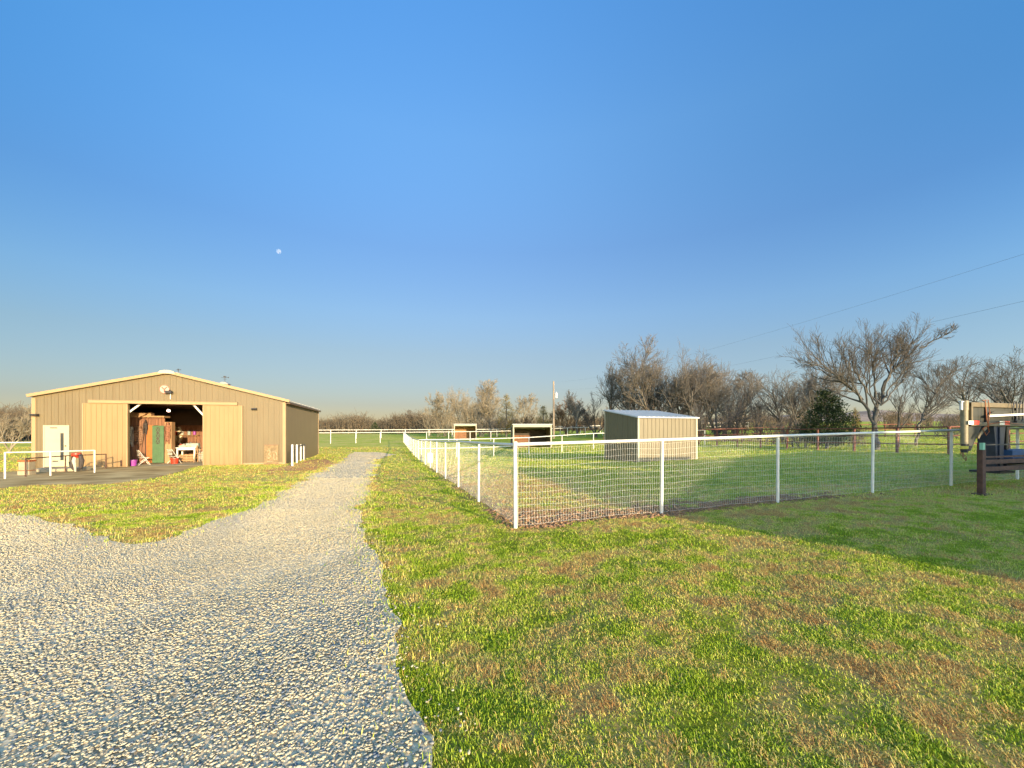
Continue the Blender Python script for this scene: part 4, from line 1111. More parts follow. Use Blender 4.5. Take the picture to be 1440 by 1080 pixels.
shed('small far open shed with sunlit boards, nearest the left trees', (SHA[0], SHA[1], tz(*SHA)), math.radians(8), 3.7, 3.2, 2.62, 2.2, 'front', SHEDTAN, WOODL)

# ------------------------------------------------------------------ power pole and lines
pp = P(778.5, 600, 62)
zb_ = tz(pp.x, pp.y)
pole = thing('utility_pole', 'tall wooden utility pole with transformer standing behind the sheds', 'utility pole', (pp.x, pp.y, zb_), 0)
ph = P(778, 536, 62).z - zb_
mb = MB(); mb.tube([(0, 0, -.3), (0, 0, ph)], [.17, .11], POLEW, 10); mb.build('shaft', pole, smooth=True)
mb = MB(); mb.lathe([(.05, -.5), (.22, -.45), (.22, .3), (.12, .38), (.03, .55)], (.42, -.05, ph - 2.2), mat('transformer_grey', (.5, .5, .48), .5, .1), 12); mb.bar((0, 0, ph - 2.1), (.4, 0, ph - 2.1), .06, .08, BLACK); mb.build('transformer', pole, smooth=True)
mb = MB(); mb.bar((-.3, 0, ph - 2.9), (.3, 0, ph - 2.9), .06, .06, POLEW); mb.build('bracket', pole)
CABLE = mat('grey_cable', (.2, .22, .25), .6, .1)
def wire(p, q, sag, r, label):
    p = Vector(p); q = Vector(q); pts = []
    for k in range(49):
        t_ = k / 48; c = p.lerp(q, t_); c.z -= 4 * sag * t_ * (1 - t_); pts.append(c - p)
    o = thing('power_line', label, 'power line', p, 0, 'power lines to the pole')
    mb = MB(); mb.tube(pts, r, CABLE, 5); mb.build('cable', o)
e_hi = P(1440, 367, 10); e_lo = P(1440, 407, 10)
top = Vector((pp.x, pp.y, zb_ + ph))
wire(top - Vector((0, 0, .1)), e_hi + (e_hi - top).normalized() * 14 + Vector((0, 0, 1.3)), 1.25, .0032, 'upper of two thin dark power lines crossing the right sky')
wire(top - Vector((0, 0, 1.2)), e_lo + (e_lo - top).normalized() * 14 + Vector((0, 0, 1.0)), 1.25, .0032, 'lower of two thin dark power lines crossing the right sky')

# ------------------------------------------------------------------ trees
def norm(v):
    return v / max(1e-9, math.sqrt(v[0]*v[0] + v[1]*v[1] + v[2]*v[2]))
class Tree:
    def __init__(s, seed, rmin, dense=1.0, maxl=4, up=.10, wig=.16, ang=(.45, .95), cl=(.38, .62)):
        s.cl = cl
        s.r = random.Random(seed); s.seg = []; s.rmin = rmin; s.dense = dense; s.maxl = maxl; s.up = up; s.wig = wig; s.ang = ang
    def child_dir(s, d):
        r = s.r; a = r.uniform(*s.ang); p = Vector((r.gauss(0, 1), r.gauss(0, 1), r.gauss(0, 1) + .25)); d = Vector(d)
        p = (p - d * p.dot(d)).normalized()
        return (d * math.cos(a) + p * math.sin(a)).normalized()
    def grow(s, p, d, L, r0, lvl, start=.25):
        r = s.r; n = max(2, int(3 + L * .9 / (lvl * .5 + 1))) if lvl else max(4, int(L * 1.6))
        n = min(n, 9); p = Vector(p); d = Vector(d).normalized(); pts = [p.copy()]
        for i in range(n):
            d = (d + Vector((r.gauss(0, 1), r.gauss(0, 1), r.gauss(0, 1))) * s.wig + Vector((0, 0, s.up))).normalized()
            p = p + d * (L / n); pts.append(p.copy())
        s.path(pts, L, r0, lvl, start)
    def path(s, pts, L, r0, lvl, start=.25, nch=None):
        r = s.r; n = len(pts) - 1; r_end = max(s.rmin, r0 * .28)
        for i in range(n):
            ra = max(s.rmin, r0 + (r_end - r0) * i / n); rb = max(s.rmin, r0 + (r_end - r0) * (i + 1) / n)
            s.seg.append((pts[i], pts[i + 1], ra, rb, lvl))
        if lvl >= s.maxl: return
        cnt = nch or max(2, int((5.2 if lvl < 2 else 4.4) * s.dense + r.uniform(-.5, 1.2) + (L * .55 if lvl < 2 else 0)))
        for k in range(cnt):
            f = start + (1 - start) * (k + r.random()) / cnt; x = min(f * n, n - 1e-3); i = int(x); t_ = x - i
            q = pts[i].lerp(pts[i + 1], t_); d = (pts[i + 1] - pts[i]).normalized()
            rr = max(s.rmin, (r0 + (r_end - r0) * f) * r.uniform(.5, .72))
            cl = L * r.uniform(*s.cl) * (1.12 - .45 * f)
            if lvl + 1 >= s.maxl: cl = min(cl, L * .6)
            s.grow(q, s.child_dir(d), cl, rr, lvl + 1, .15)
    def objects(s, root, material, sides=5):
        A = np.array([list(a[0]) + list(a[1]) + [a[2], a[3], a[4]] for a in s.seg])
        for nm, sel, k in (('trunk', A[:, 8] == 0, 8), ('crown', A[:, 8] > 0, 4)):
            B = A[sel]
            if not len(B): continue
            V, Q = seg_tubes(B[:, :3], B[:, 3:6], B[:, 6], B[:, 7], k)
            me = np_mesh(nm, V, Q, material, None, True)
            obj(nm, me, root)

def place_tree(label, px, top, Y, kind, material, seed, name='bare_tree', cat='tree', group=None, width=1.0, py=None, lean=0):
    X = (px - 720) / F * Y; zg = tz(X, Y)
    H = CAMZ + (HY - top) / F * Y - zg
    root = thing(name, label, cat, (X, Y, zg - .05), 0, group)
    rmin = max(.005, .00021 * Y)
    if kind == 'single':
        T = Tree(seed, rmin, 1.05, 4, .09, .08, (.45, .9), (.45, .7)); L = H * .80
        T.grow((0, 0, 0), (lean, 0, 1), L, H * .024, 0, .28)
    elif kind == 'tall':
        T = Tree(seed, rmin, 1.0, 4, .16, .06, (.3, .65)); L = H * .88
        T.grow((0, 0, 0), (lean, 0, 1), L, H * .018, 0, .3)
    elif kind == 'vase':
        T = Tree(seed, rmin, 1.1, 4, .05, .075, (.4, .85), (.45, .72)); r = T.r
        k = r.choice((3, 4, 4, 5)); a0 = r.uniform(0, 6.28)
        hb = H * .10; T.seg.append((Vector((0, 0, 0)), Vector((lean * hb, 0, hb)), H * .035, H * .03, 0))
        for i in range(k):
            a = a0 + i * 6.28 / k + r.uniform(-.4, .4); sp = r.uniform(.35, 1.0) * width
            T.grow((lean * hb, 0, hb * .9), (math.cos(a) * sp + lean, math.sin(a) * sp, 1), H * r.uniform(.72, .95) / math.sqrt(1 + (sp * .5) ** 2), H * .018, 0 if i == 0 else 1, .3)
    elif kind == 'brush':
        T = Tree(seed, rmin, .9, 3, .10, .10, (.3, .8)); r = T.r
        for i in range(int(16 * width)):
            a = r.uniform(0, 6.28); sp = r.uniform(.1, 1.0)
            bx, by = r.gauss(0, .30 * H * width), r.gauss(0, .15 * H)
            T.grow((bx, by, 0), (math.cos(a) * sp, math.sin(a) * sp, 1), H * r.uniform(.5, 1.05), max(rmin * 1.5, H * .008), 0 if i < 1 else 1, .1)
    # rescale so that the tallest twig reaches the height seen in the photo
    zmax = max(s_[1].z for s_ in T.seg); sc = H / zmax
    T.seg = [(a * sc, b_ * sc, c, d, e) for a, b_, c, d, e in T.seg]
    T.objects(root, material)
    return root

def cedar(label, px, top, Y, wpx, material, seed, name='cedar_tree', group='cedars among the bare trees', base=.05, nb_=190):
    X = (px - 720) / F * Y; zg = tz(X, Y); H = CAMZ + (HY - top) / F * Y - zg; Wd = wpx / F * Y / 2
    root = thing(name, label, 'tree', (X, Y, zg - .05), 0, group)
    mb = MB(); mb.tube([(0, 0, 0), (.02, 0, H * .5), (0, 0, H * .95)], [H * .03, H * .018, .02], BARK_MID, 7); mb.build('trunk', root)
    rng = np.random.default_rng(seed)
    V = []; Q = []; R = []; off = 0
    for k in range(nb_):
        f = base + (1 - base) * (rng.uniform(0, 1) ** 1.25) * .98
        prof = (1 - f) ** .75 * (.35 + .65 * min(1, (f + .03) / .22)) * rng.uniform(.65, 1.12)
        a = rng.uniform(0, 2 * np.pi); Lb = max(.12 * Wd, Wd * prof * 1.05); z0 = f * H
        npts = int(14 + 34 * Lb / Wd)
        t_ = rng.uniform(.15, 1, npts) ** .7
        c = np.stack([np.cos(a) * Lb * t_, np.sin(a) * Lb * t_, z0 + Lb * .35 * t_ ** 1.3], -1)
        c += rng.normal(0, .055 * Wd + .02, (npts, 3)) * np.array([1, 1, .9])
        sz = rng.uniform(.04, .10, npts) * (Wd * .8 + .5) * .55
        d = np.stack([np.cos(a) + rng.normal(0, .6, npts), np.sin(a) + rng.normal(0, .6, npts), .6 + rng.normal(0, .5, npts)], -1); d /= np.linalg.norm(d, axis=1, keepdims=True)
        s_ = np.cross(d, rng.normal(0, 1, (npts, 3))); s_ /= np.linalg.norm(s_, axis=1, keepdims=True)
        v = np.stack([c - s_ * sz[:, None] * .35, c + d * sz[:, None] * .5 + s_ * sz[:, None] * .3, c + d * sz[:, None] * 1.4, c + d * sz[:, None] * .5 - s_ * sz[:, None] * .45], 1)
        V.append(v.reshape(-1, 3)); q = np.arange(npts)[:, None] * 4 + np.arange(4)[None] + off; Q.append(q); off += npts * 4
        R.append(np.repeat(np.clip(rng.uniform(0, 1) * .6 + rng.uniform(0, .4, npts), 0, 1), 4))
    me = np_mesh('crown', np.concatenate(V), np.concatenate(Q), material, {'rnd': np.concatenate(R)})
    obj('crown', me, root)
    return root

# big spreading tree at right, stems traced from how it stands
def stem_tree(label, px, Y, base_py, stems, material, seed, name='bare_tree', depth=1.0, dense=1.15):
    X = (px - 720) / F * Y; zg = tz(X, Y)
    root = thing(name, label, 'tree', (X, Y, zg - .1), 0)
    rmin = max(.005, .00021 * Y); T = Tree(seed, rmin, dense, 4, .10, .07, (.35, .8), (.46, .74)); r = T.r; k = Y / F
    for (pts, rad, lv, nch) in stems:
        dy = r.uniform(-1, 1) * depth; P3 = []
        for i, (x, y) in enumerate(pts):
            f = i / max(1, len(pts) - 1)
            P3.append(Vector(((x - px) * k, dy * f * 1.5, (base_py - y) * k)))
        # subdivide with slight wander
        Q = [P3[0]]
        for a, b_ in zip(P3[:-1], P3[1:]):
            for j in range(1, 4):
                c = a.lerp(b_, j / 3); 
                if j < 3: c += Vector((r.gauss(0, .03), r.gauss(0, .08), r.gauss(0, .03)))
                Q.append(c)
        L = sum((b_ - a).length for a, b_ in zip(Q[:-1], Q[1:]))
        T.path(Q, L * .62, rad, lv, .3, int(nch * 1.5))
    T.objects(root, material)
    return root
bx = 1230
gy0 = HY + (CAMZ - tz((bx - 720) / F * 27, 27)) * F / 27
stem_tree('largest spreading bare tree with several leaning stems behind the red fence', bx, 27, gy0, [
    ([(1231, gy0), (1233, 604), (1238, 575), (1240, 562)], .21, 0, 2),
    ([(1240, 565), (1248, 535), (1262, 518), (1282, 506), (1294, 487), (1304, 470)], .115, 1, 14),
    ([(1294, 487), (1306, 478), (1314, 473), (1320, 468)], .05, 1, 8),
    ([(1238, 568), (1262, 545), (1280, 530), (1296, 508)], .06, 1, 9),
    ([(1238, 566), (1230, 540), (1228, 515), (1232, 500), (1236, 488)], .085, 1, 12),
    ([(1228, 606), (1220, 575), (1206, 555), (1178, 534), (1154, 514), (1138, 500)], .12, 1, 15),
    ([(1222, 580), (1214, 550), (1200, 525), (1188, 510), (1180, 498)], .075, 1, 11),
    ([(1232, 570), (1216, 550), (1208, 530), (1212, 500), (1210, 482)], .065, 1, 10),
    ([(1243, 548), (1248, 520), (1250, 502), (1246, 490)], .06, 1, 10),
    ([(1258, 522), (1262, 500), (1266, 490), (1264, 480)], .05, 1, 9),
    ([(1234, 572), (1222, 545), (1222, 522), (1220, 502)], .06, 1, 10),
    ([(1240, 560), (1256, 540), (1276, 520), (1280, 500)], .055, 1, 10),
    ([(1214, 560), (1196, 545), (1176, 540), (1160, 534)], .05, 1, 9),
    ([(1170, 527), (1160, 518), (1150, 512), (1138, 508)], .05, 1, 8),
], BARK_DARK, 5)
bx = 1291; gy1 = HY + (CAMZ - tz((bx - 720) / F * 31, 31)) * F / 31
stem_tree('slim two stemmed bare tree leaning right, between big tree and trailer', bx, 31, gy1, [
    ([(1288, gy1), (1290, 598), (1296, 588), (1302, 572), (1314, 552), (1322, 536)], .10, 0, 13),
    ([(1293, 596), (1308, 576), (1328, 566), (1346, 556), (1362, 548)], .075, 1, 12),
    ([(1314, 552), (1312, 540), (1308, 528), (1300, 520)], .05, 1, 8),
    ([(1318, 545), (1332, 530), (1342, 520), (1354, 512)], .05, 1, 9),
], BARK_DARK, 9, dense=.85)
T_ = [
 ('tall bare sapling, thin and straight, right of the big spreading tree', 1263, 520, 30, 'tall', BARK_DARK, 31, .5),
 ('bushy bare tree standing above the front of the trailer neck', 1366, 500, 44, 'vase', BARK_DARK, 32, .8),
 ('bare tree reaching into the frame at the right edge', 1466, 478, 22, 'vase', BARK_DARK, 53, 1.3),
 ('thin bare pole-like tree in the gap left of the dark cedar', 1066, 538, 46, 'tall', BARK_MID, 34, .5),
 ('slender bare tree just left of the dark cedar', 1103, 512, 44, 'vase', BARK_MID, 35, .8),
 ('bare tree rising behind the left side of dark cedar', 1128, 505, 42, 'vase', BARK_MID, 36, .9),
 ('bare tree rising straight out above the dark cedar', 1152, 512, 44, 'single', BARK_DARK, 37, .8),
 ('wide bare tree with gold twigs, rightmost over the tan shed', 1008, 503, 50, 'vase', BARK_MID, 38, 1.25),
 ('broad bare tree whose stems fan out above the shed roof', 968, 500, 51, 'vase', BARK_MID, 39, 1.2),
 ('tallest bare tree, forked, behind the left half of tan shed', 922, 476, 54, 'vase', BARK_MID, 40, .75),
 ('straight bare tree left of the tallest forked tree', 884, 502, 57, 'single', BARK_MID, 41, .9),
 ('narrow bare tree at the left end of the clump behind shed', 858, 507, 60, 'tall', BARK_MID, 42, .6),
 ('grey bare tree filling the gap left of the tallest forked tree', 902, 508, 60, 'vase', BARK_MID, 81, 1.0),
 ('rounded bare tree just right of the tallest forked tree', 946, 496, 58, 'vase', BARK_MID, 82, 1.15),
 ('grey bare tree behind the two wide trees above the shed', 988, 508, 60, 'vase', BARK_MID, 83, 1.2),
 ('low spreading bare tree right of the shed clump', 1034, 520, 54, 'vase', BARK_MID, 84, 1.3),
 ('small bare tree low beside the left end of the shed clump', 838, 550, 62, 'vase', BRUSH_DARK, 43, 1.2),
 ('small bare tree with bent top left of the shed clump', 812, 547, 72, 'single', BARK_MID, 44, .8),
 ('small rust brown twiggy tree right of the utility pole', 796, 556, 78, 'vase', BARK_RUST, 45, .8),
 ('pale bare tree with wide crown at the left of the far clump', 626, 541, 86, 'vase', BARK_PALE, 46, 1.1),
 ('pale bare tree with rounded crown behind the small far shed', 655, 544, 88, 'vase', BARK_PALE, 47, 1.1),
 ('tall thin pale tree left of the golden pointed cedar', 690, 530, 92, 'single', BARK_PALE, 48, .8),
 ('pale feathery bare tree showing right of the golden pointed cedar', 731, 551, 94, 'single', BARK_PALE, 49, .8),
 ('low pale bare tree in front of the tall thin far tree', 675, 556, 84, 'vase', BARK_PALE, 50, 1.2),
 ('lone small round bare tree on the far skyline past the drive', 576, 576, 140, 'vase', BARK_MID, 51, 1.2),
 ('pale gnarled bare tree left of the barn behind the white fence', 13, 568, 38, 'vase', BARK_PALE, 52, 1.1),
]
for (lab, px, top_, Y_, kind, m_, sd, w_) in T_:
    place_tree(lab, px, top_, Y_, kind, m_, sd, width=w_)
B_ = [
 ('dark thorny brush mass under the gold twig trees right of shed', 1040, 545, 44, 2.0, BRUSH_DARK, 61),
 ('dark brush just left of the dark cedar foot', 1098, 568, 38, 1.6, BRUSH_DARK, 62),
 ('grey bare brush at the left foot of the dark cedar', 1122, 580, 32, 1.0, BRUSH_DARK, 63),
 ('brown brush right of the dark cedar below big tree', 1196, 582, 33, 1.2, BARK_MID, 64),
 ('brown brush beneath the straight tree behind the shed roof', 890, 556, 55, 1.6, BARK_RUST, 65),
 ('grey brush behind the middle of the tan shed roof', 950, 566, 50, 1.4, BRUSH_DARK, 66),
 ('brown brush at the foot of the rust brown tree by the pole', 808, 578, 74, 1.4, BARK_RUST, 67),
 ('olive brush filling under the pale trees behind far shed', 640, 568, 82, 1.8, BARK_PALE, 68),
 ('dull brush between far shed and golden pointed cedar', 690, 572, 80, 1.6, BARK_MID, 69),
 ('tan brush between the two golden cedars', 742, 578, 82, 1.3, BARK_RUST, 70),
 ('dark brush behind the slim leaning tree at right', 1335, 575, 42, 1.8, BRUSH_DARK, 71),
 ('dark brush behind the tan shed right corner', 1000, 562, 46, 1.4, BRUSH_DARK, 72),
]
for (lab, px, top_, Y_, w_, m_, sd) in B_:
    place_tree(lab, px, top_, Y_, 'brush', m_, sd, name='bare_shrub', cat='shrub', width=w_)
cedar('golden green pointed cedar behind the fences, tallest of the cedars at centre', 712, 554, 80, 40, CEDAR_GOLD, 1)
cedar('rounded golden cedar just left of the utility pole', 764, 570, 76, 34, CEDAR_GOLD, 2)
cedar('dark green broad cedar behind the red fence', 1163, 549, 30, 84, CEDAR_DARK, 3, nb_=420)
cedar('small dark cedar among the far woods past the drive', 527, 594, 130, 18, CEDAR_DARK, 4)
cedar('little olive cedar low right of the dark broad cedar', 1203, 572, 34, 22, CEDAR_GOLD, 6)

# far woods, one mass
def far_woods():
    S0, S1, R0, R1 = [], [], [], []
    rng = np.random.default_rng(77)
    def tuft(x, y, h, w, k):
        z = tz(x, y); r0 = max(.03, .00030 * y)
        for i in range(k):
            a = rng.uniform(0, 6.28); sp = rng.uniform(0, 1)
            b0 = np.array([x + rng.normal(0, w * .2), y + rng.normal(0, w * .2), z])
            m_ = b0 + np.array([math.cos(a) * sp * w * .35, math.sin(a) * sp * w * .35, h * rng.uniform(.4, .65)])
            e = m_ + np.array([math.cos(a) * sp * w * .3 + rng.normal(0, w * .12), math.sin(a) * sp * w * .3, h * rng.uniform(.18, .42)])
            S0.extend((b0, m_)); S1.extend((m_, e)); R0.extend((r0 * 2.2, r0 * 1.4)); R1.extend((r0 * 1.4, r0 * .7))
            for q in range(3):
                f = rng.uniform(0, 1); p = m_ * (1 - f) + e * f
                S0.append(p); S1.append(p + np.array([rng.normal(0, w * .16), rng.normal(0, w * .16), h * rng.uniform(.02, .22)])); R0.append(r0); R1.append(r0 * .6)
    def row(pxa, pxb, Y0, Y1, n, h0, h1, k):
        for i in range(n):
            Y = rng.uniform(Y0, Y1); px = rng.uniform(pxa, pxb); x = (px - 720) / F * Y
            h = rng.uniform(h0, h1) * (.75 + .5 * float(vnoise(np.array([px * .03]), np.array([Y * .01]), 9)[0])); tuft(x, Y, h, h * .75, k)
    row(430, 640, 125, 190, 170, 3.5, 7.2, 20)
    row(640, 860, 130, 190, 110, 3, 6, 16)
    row(-260, 62, 55, 95, 150, 3.2, 6.6, 24)
    row(860, 1150, 90, 150, 90, 2.5, 4.5, 14)
    row(1230, 1700, 80, 170, 120, 2.0, 4.5, 16)
    V, Q = seg_tubes(np.array(S0), np.array(S1), np.array(R0), np.array(R1), 3)
    o = obj('far_woods', np_mesh('far_woods', V, Q, mat('far_wood_twigs', (.105, .082, .052), .95, .3, .15)))
    o['kind'] = 'stuff'
far_woods()

# hills on the far right and far left
def hills(name, x0, x1, y0, y1, hfun, material):
    xs_ = np.linspace(x0, x1, 90); ys_ = np.linspace(y0, y1, 14)
    XX_, YY_ = np.meshgrid(xs_, ys_)
    v = (YY_ - y0) / (y1 - y0)
    ZZ_ = hfun(XX_) * np.sin(np.pi * v) * (.8 + .4 * vnoise(XX_ * .012, YY_ * .012, 3)) + terr(XX_, YY_) * 1.0 - 1.5
    i_ = np.arange(XX_.size).reshape(XX_.shape)
    q = np.stack([i_[:-1, :-1], i_[:-1, 1:], i_[1:, 1:], i_[1:, :-1]], -1).reshape(-1, 4)
    o = obj(name, np_mesh(name, np.stack([XX_, YY_, ZZ_], -1).reshape(-1, 3), q, material, None, True)); o['kind'] = 'structure'
hillm = mat('wooded_hill', (.17, .14, .12), .95, .3, .03)
hills('hills', 420, 2400, 800, 1300, lambda x: 34 * np.exp(-((x - 900) / 420) ** 2) + 8, hillm)
hills('hills', -1800, 420, 900, 1400, lambda x: 9 + 5 * np.sin(x * .004), hillm)

# ------------------------------------------------------------------ trailer at the right edge
TO = Vector(((1356 - 720) / F * 9.6, 9.6, 0)); TO.z = tz(TO.x, TO.y)
TR = math.atan2(.128, .4145)
TO += Vector((-math.sin(TR), math.cos(TR), 0)) * .17
tra = thing('gooseneck_trailer', 'gooseneck trailer with olive neck and red white reflector tape at right edge', 'trailer', TO, TR)
def XL(px, y):
    u = (px - 720) / F; c, s_ = math.cos(TR), math.sin(TR)
    return (u * (TO.y + y * c) - (TO.x - y * s_)) / (c - u * s_)
zz = lambda py, Y=9.7: CAMZ - (py - HY) / F * Y - TO.z
mb = MB(); mb.tube([(0, -.17, zz(636)), (0, -.17, zz(624))], .06, BLACK, 14); mb.tube([(0, -.17, zz(624)), (0, -.17, zz(577))], .066, CREAMST, 14); mb.tube([(0, -.17, zz(577)), (0, -.17, zz(564))], .074, CREAMST, 14)
mb.tube([(0, -.17, zz(631)), (0, -.17, zz(627))], .068, YEL, 14)
mb.build('coupler', tra, smooth=True)
mb = MB(); mb.tube([(-.12, -.17, zz(577)), (-.12, -.17, zz(566))], .03, SHEDROOF, 10); mb.box((-.17, -.2, zz(566)), (-.07, -.14, zz(564.5)), SHEDROOF); mb.build('jack_crank', tra)
for yb in (-.25, .22):
    mb = MB()
    xb = .1 if yb < 0 else 1.7
    mb.box((xb, yb, zz(572.5)), (6.0, yb + .16, zz(566)), TANST)
    mb.box((xb, yb + .05, zz(594)), (6.0, yb + .11, zz(572.5)), OLIVE)
    mb.box((xb, yb, zz(599)), (6.0, yb + .16, zz(594)), TANST)
    mb.box((xb, yb - .005, zz(599)), (xb + .06, yb + .165, zz(566)), TANST)
    for q in [v for v in (.72, 2.0, 3.2) if v > xb]: mb.box((q, yb + .01, zz(594)), (q + .07, yb + .15, zz(572.5)), BLACK)
    mb.build('neck_beam', tra, bevel=.006)
mb = MB(); mb.prism([(.1, zz(599)), (.1, zz(634)), (.18, zz(634)), (.62, zz(599))], 'y', -.20, -.14, OLIVE); mb.build('gusset', tra)
mb = MB(); mb.bar((.58, -.29, zz(601)), (.30, -.29, zz(612)), .03, .07, TANST); mb.bar((.33, -.29, zz(610)), (.24, -.29, zz(616)), .04, .06, TANST); mb.build('brace_plate', tra)
mb = MB(); mb.bar((.62, -.32, zz(585)), (2.6, -.36, zz(580.5)), .03, .05, REFW); mb.prism([(.66, zz(584)), (.95, zz(578)), (2.6, zz(575)), (2.6, zz(580))], 'y', -.28, -.262, OLIVE); mb.build('highlight_rod', tra)  # pale rod made bright to stand in for a highlight on the neck
for q in (XL(1362, -.26), XL(1406, -.26), XL(1452, -.26)):
    mb = MB(); mb.box((q, -.262, zz(597.2)), (q + .2, -.252, zz(591.8)), REFW); mb.box((q + .2, -.262, zz(597.2)), (q + .42, -.252, zz(591.8)), REFR); mb.build('reflector_tape', tra)
mb = MB()
mb.tube([(.42, -.30, zz(563.5)), (.62, -.31, zz(562.5)), (.64, -.33, zz(580)), (.56, -.33, zz(600)), (.62, -.33, zz(607)), (.5, -.33, zz(612)), (.42, -.3, zz(603)), (.7, -.32, zz(596)), (1.3, -.3, zz(593)), (2.1, -.3, zz(597))], .009, ORANGE, 6)
mb.tube([(.5, -.31, zz(563)), (.52, -.33, zz(590)), (.6, -.33, zz(600))], .010, ORANGE, 6)
mb.build('orange_strap', tra)
mb = MB()
for q in (XL(1425, -.32), XL(1434, -.32)):
    mb.tube([(q, -.31, zz(590)), (q - .03, -.33, zz(570)), (q + .03, -.33, zz(563)), (q + .12, -.33, zz(565)), (q + .11, -.33, zz(588)), (q + .06, -.33, zz(592))], .013, BLACK, 6)
mb.build('cable', tra)
# safety chain
mb = MB()
for k in range(9):
    z_ = zz(625 + k * 2.6); x_ = .09 + .012 * math.sin(k * 2) + max(0, k - 5) * .05
    n_ = 10; a0 = (k % 2) * math.pi / 2
    mb.tube([(x_ + .028 * math.cos(t_) * math.cos(a0), -.09 + .028 * math.cos(t_) * math.sin(a0), z_ + .045 * math.sin(t_)) for t_ in np.linspace(0, 2 * math.pi, n_)], .009, mat('chain_brown', (.3, .19, .10), .5, .2, metal=.5), 5)
mb.build('safety_chain', tra)
for q in (XL(1401, -.2),):
    mb = MB(); mb.prism([(q - .12, zz(594)), (q + .42, zz(594)), (q + .34, zz(622)), (q + .3, zz(664)), (q - .0, zz(664)), (q - .04, zz(622))], 'y', -.2, .12, NAVY)
    mb.box((q + .08, -.23, zz(664)), (q + .14, -.2, zz(600)), NAVY)
    mb.box((q - .1, -.3, zz(667)), (q + .55, .25, zz(664)), BLACK); mb.build('landing_leg', tra, bevel=.01)
mb = MB(); q = XL(1416, -.17); mb.box((q + .04, -.15, zz(640)), (q + .13, .0, zz(594)), BLACK); mb.tube([(q, -.17, zz(632)), (q, -.17, zz(600))], .02, TANST, 8); mb.build('landing_leg', tra)
mb = MB(); mb.box((XL(1424, -.28), -.28, zz(653)), (XL(1424, -.28) + 1.3, .2, zz(634)), BLUE); mb.build('tool_box', tra, bevel=.012)
mb = MB(); mb.box((XL(1416, -.2), -.2, zz(664)), (XL(1416, -.2) + 1.5, .25, zz(655)), BLACK); mb.build('lower_frame', tra)
# deck and wheels beyond the frame edge
mb = MB(); mb.box((4.6, -.25, .85), (4.8, -.09, zz(599)), OLIVE); mb.build('neck_upright', tra)
mb = MB(); mb.box((4.8, -.7, .8), (11, .6, .95), OLIVE); mb.build('deck', tra)
for q in (7.5, 8.4):
    for s in (-.98, .64):
        mb = MB(); n_ = 20
        mb.prism([(q + .4 * math.cos(2*math.pi*k/n_), .4 + .4 * math.sin(2*math.pi*k/n_)) for k in range(n_)], 'y', s, s + .24, BLACK); w_ = mb.build('wheel', tra)
        mb = MB(); mb.prism([(q + .2 * math.cos(2*math.pi*k/n_), .4 + .2 * math.sin(2*math.pi*k/n_)) for k in range(n_)], 'y', s - .01, s + .25, SHEDROOF); mb.build('rim', w_)

# (rack below)
# brown rack post with rails in front of it
RX, RY = (1380 - 720) / F * 9.2, 9.2; RZ = tz(RX, RY)
rk = thing('steel_rack', 'brown steel rack post with pale green cap before the trailer neck', 'rack', (RX, RY, RZ), TR)
rz_ = lambda py: CAMZ - (py - HY) / F * 9.3 - RZ
mb = MB(); mb.box((-.065, -.05, .0), (.065, .05, rz_(623)), BROWNST); mb.box((-.14, -.12, -.02), (.16, .12, .03), BROWNST); mb.build('post', rk, bevel=.006)
mb = MB(); mb.box((-.072, -.058, rz_(632)), (.01, .0, rz_(622.5)), PGREEN); mb.build('cap', rk)
for py, hh_, dep in ((624.5, .03, .03), (641.5, .04, .06), (646.5, .10, .05), (656.5, .1, .06)):
    mb = MB(); mb.box((.09, .0, rz_(py) - hh_), (2.6, dep, rz_(py)), BLACK if hh_ < .035 else BROWNST); mb.build('rail', rk)
mb = MB(); mb.box((2.6, -.075, .0), (2.75, .075, rz_(623)), BROWNST); mb.build('post', rk)

# ------------------------------------------------------------------ house behind the camera, right (casts the yard's shade)
def sw(s, w): return Vector((.836 * s - .549 * w, .549 * s + .836 * w))
p = sw(0, 0); ang = math.atan2(.549, .836)
HB = sw(7.05, -13); hz0 = 0.0
hs = thing('house', 'siding house out of frame at right whose gable shades the yard', 'house', (HB.x, HB.y, 0), ang)
# local: x = s-7.05, y = w+13
mb = MB()
mb.prism([(0, -.4), (8.5, -.4), (8.5, 3.25), (4.25, 4.95), (0, 3.25)], 'y', -11, 0, HOUSEW); mb.build('wall', hs)
mb = MB()
mb.prism([(-.32, 3.16), (4.25, 4.98), (8.82, 3.16), (8.82, 3.34), (4.25, 5.16), (-.32, 3.34)], 'y', -11.3, .35, HOUSER); mb.build('roof', hs)
mb = MB(); mb.box((8.52, -9, -.4), (25, -2, 3.1), HOUSEW); mb.build('wall', hs)
mb = MB(); mb.prism([(-9.4, 3.12), (-5.5, 5.36), (-1.6, 3.12), (-1.6, 3.28), (-5.5, 5.52), (-9.4, 3.28)], 'x', 7.6, 25.4, HOUSER); mb.build('roof', hs)
for x_ in (1.4, 5.6):
    mb = MB(); mb.box((x_, .0, .9), (x_ + 1.2, .03, 2.2), WHITE); w_ = mb.build('window', hs)
    mb = MB(); mb.box((x_ + .08, .03, .98), (x_ + 1.12, .04, 2.12), GLASSD); mb.build('pane', w_)

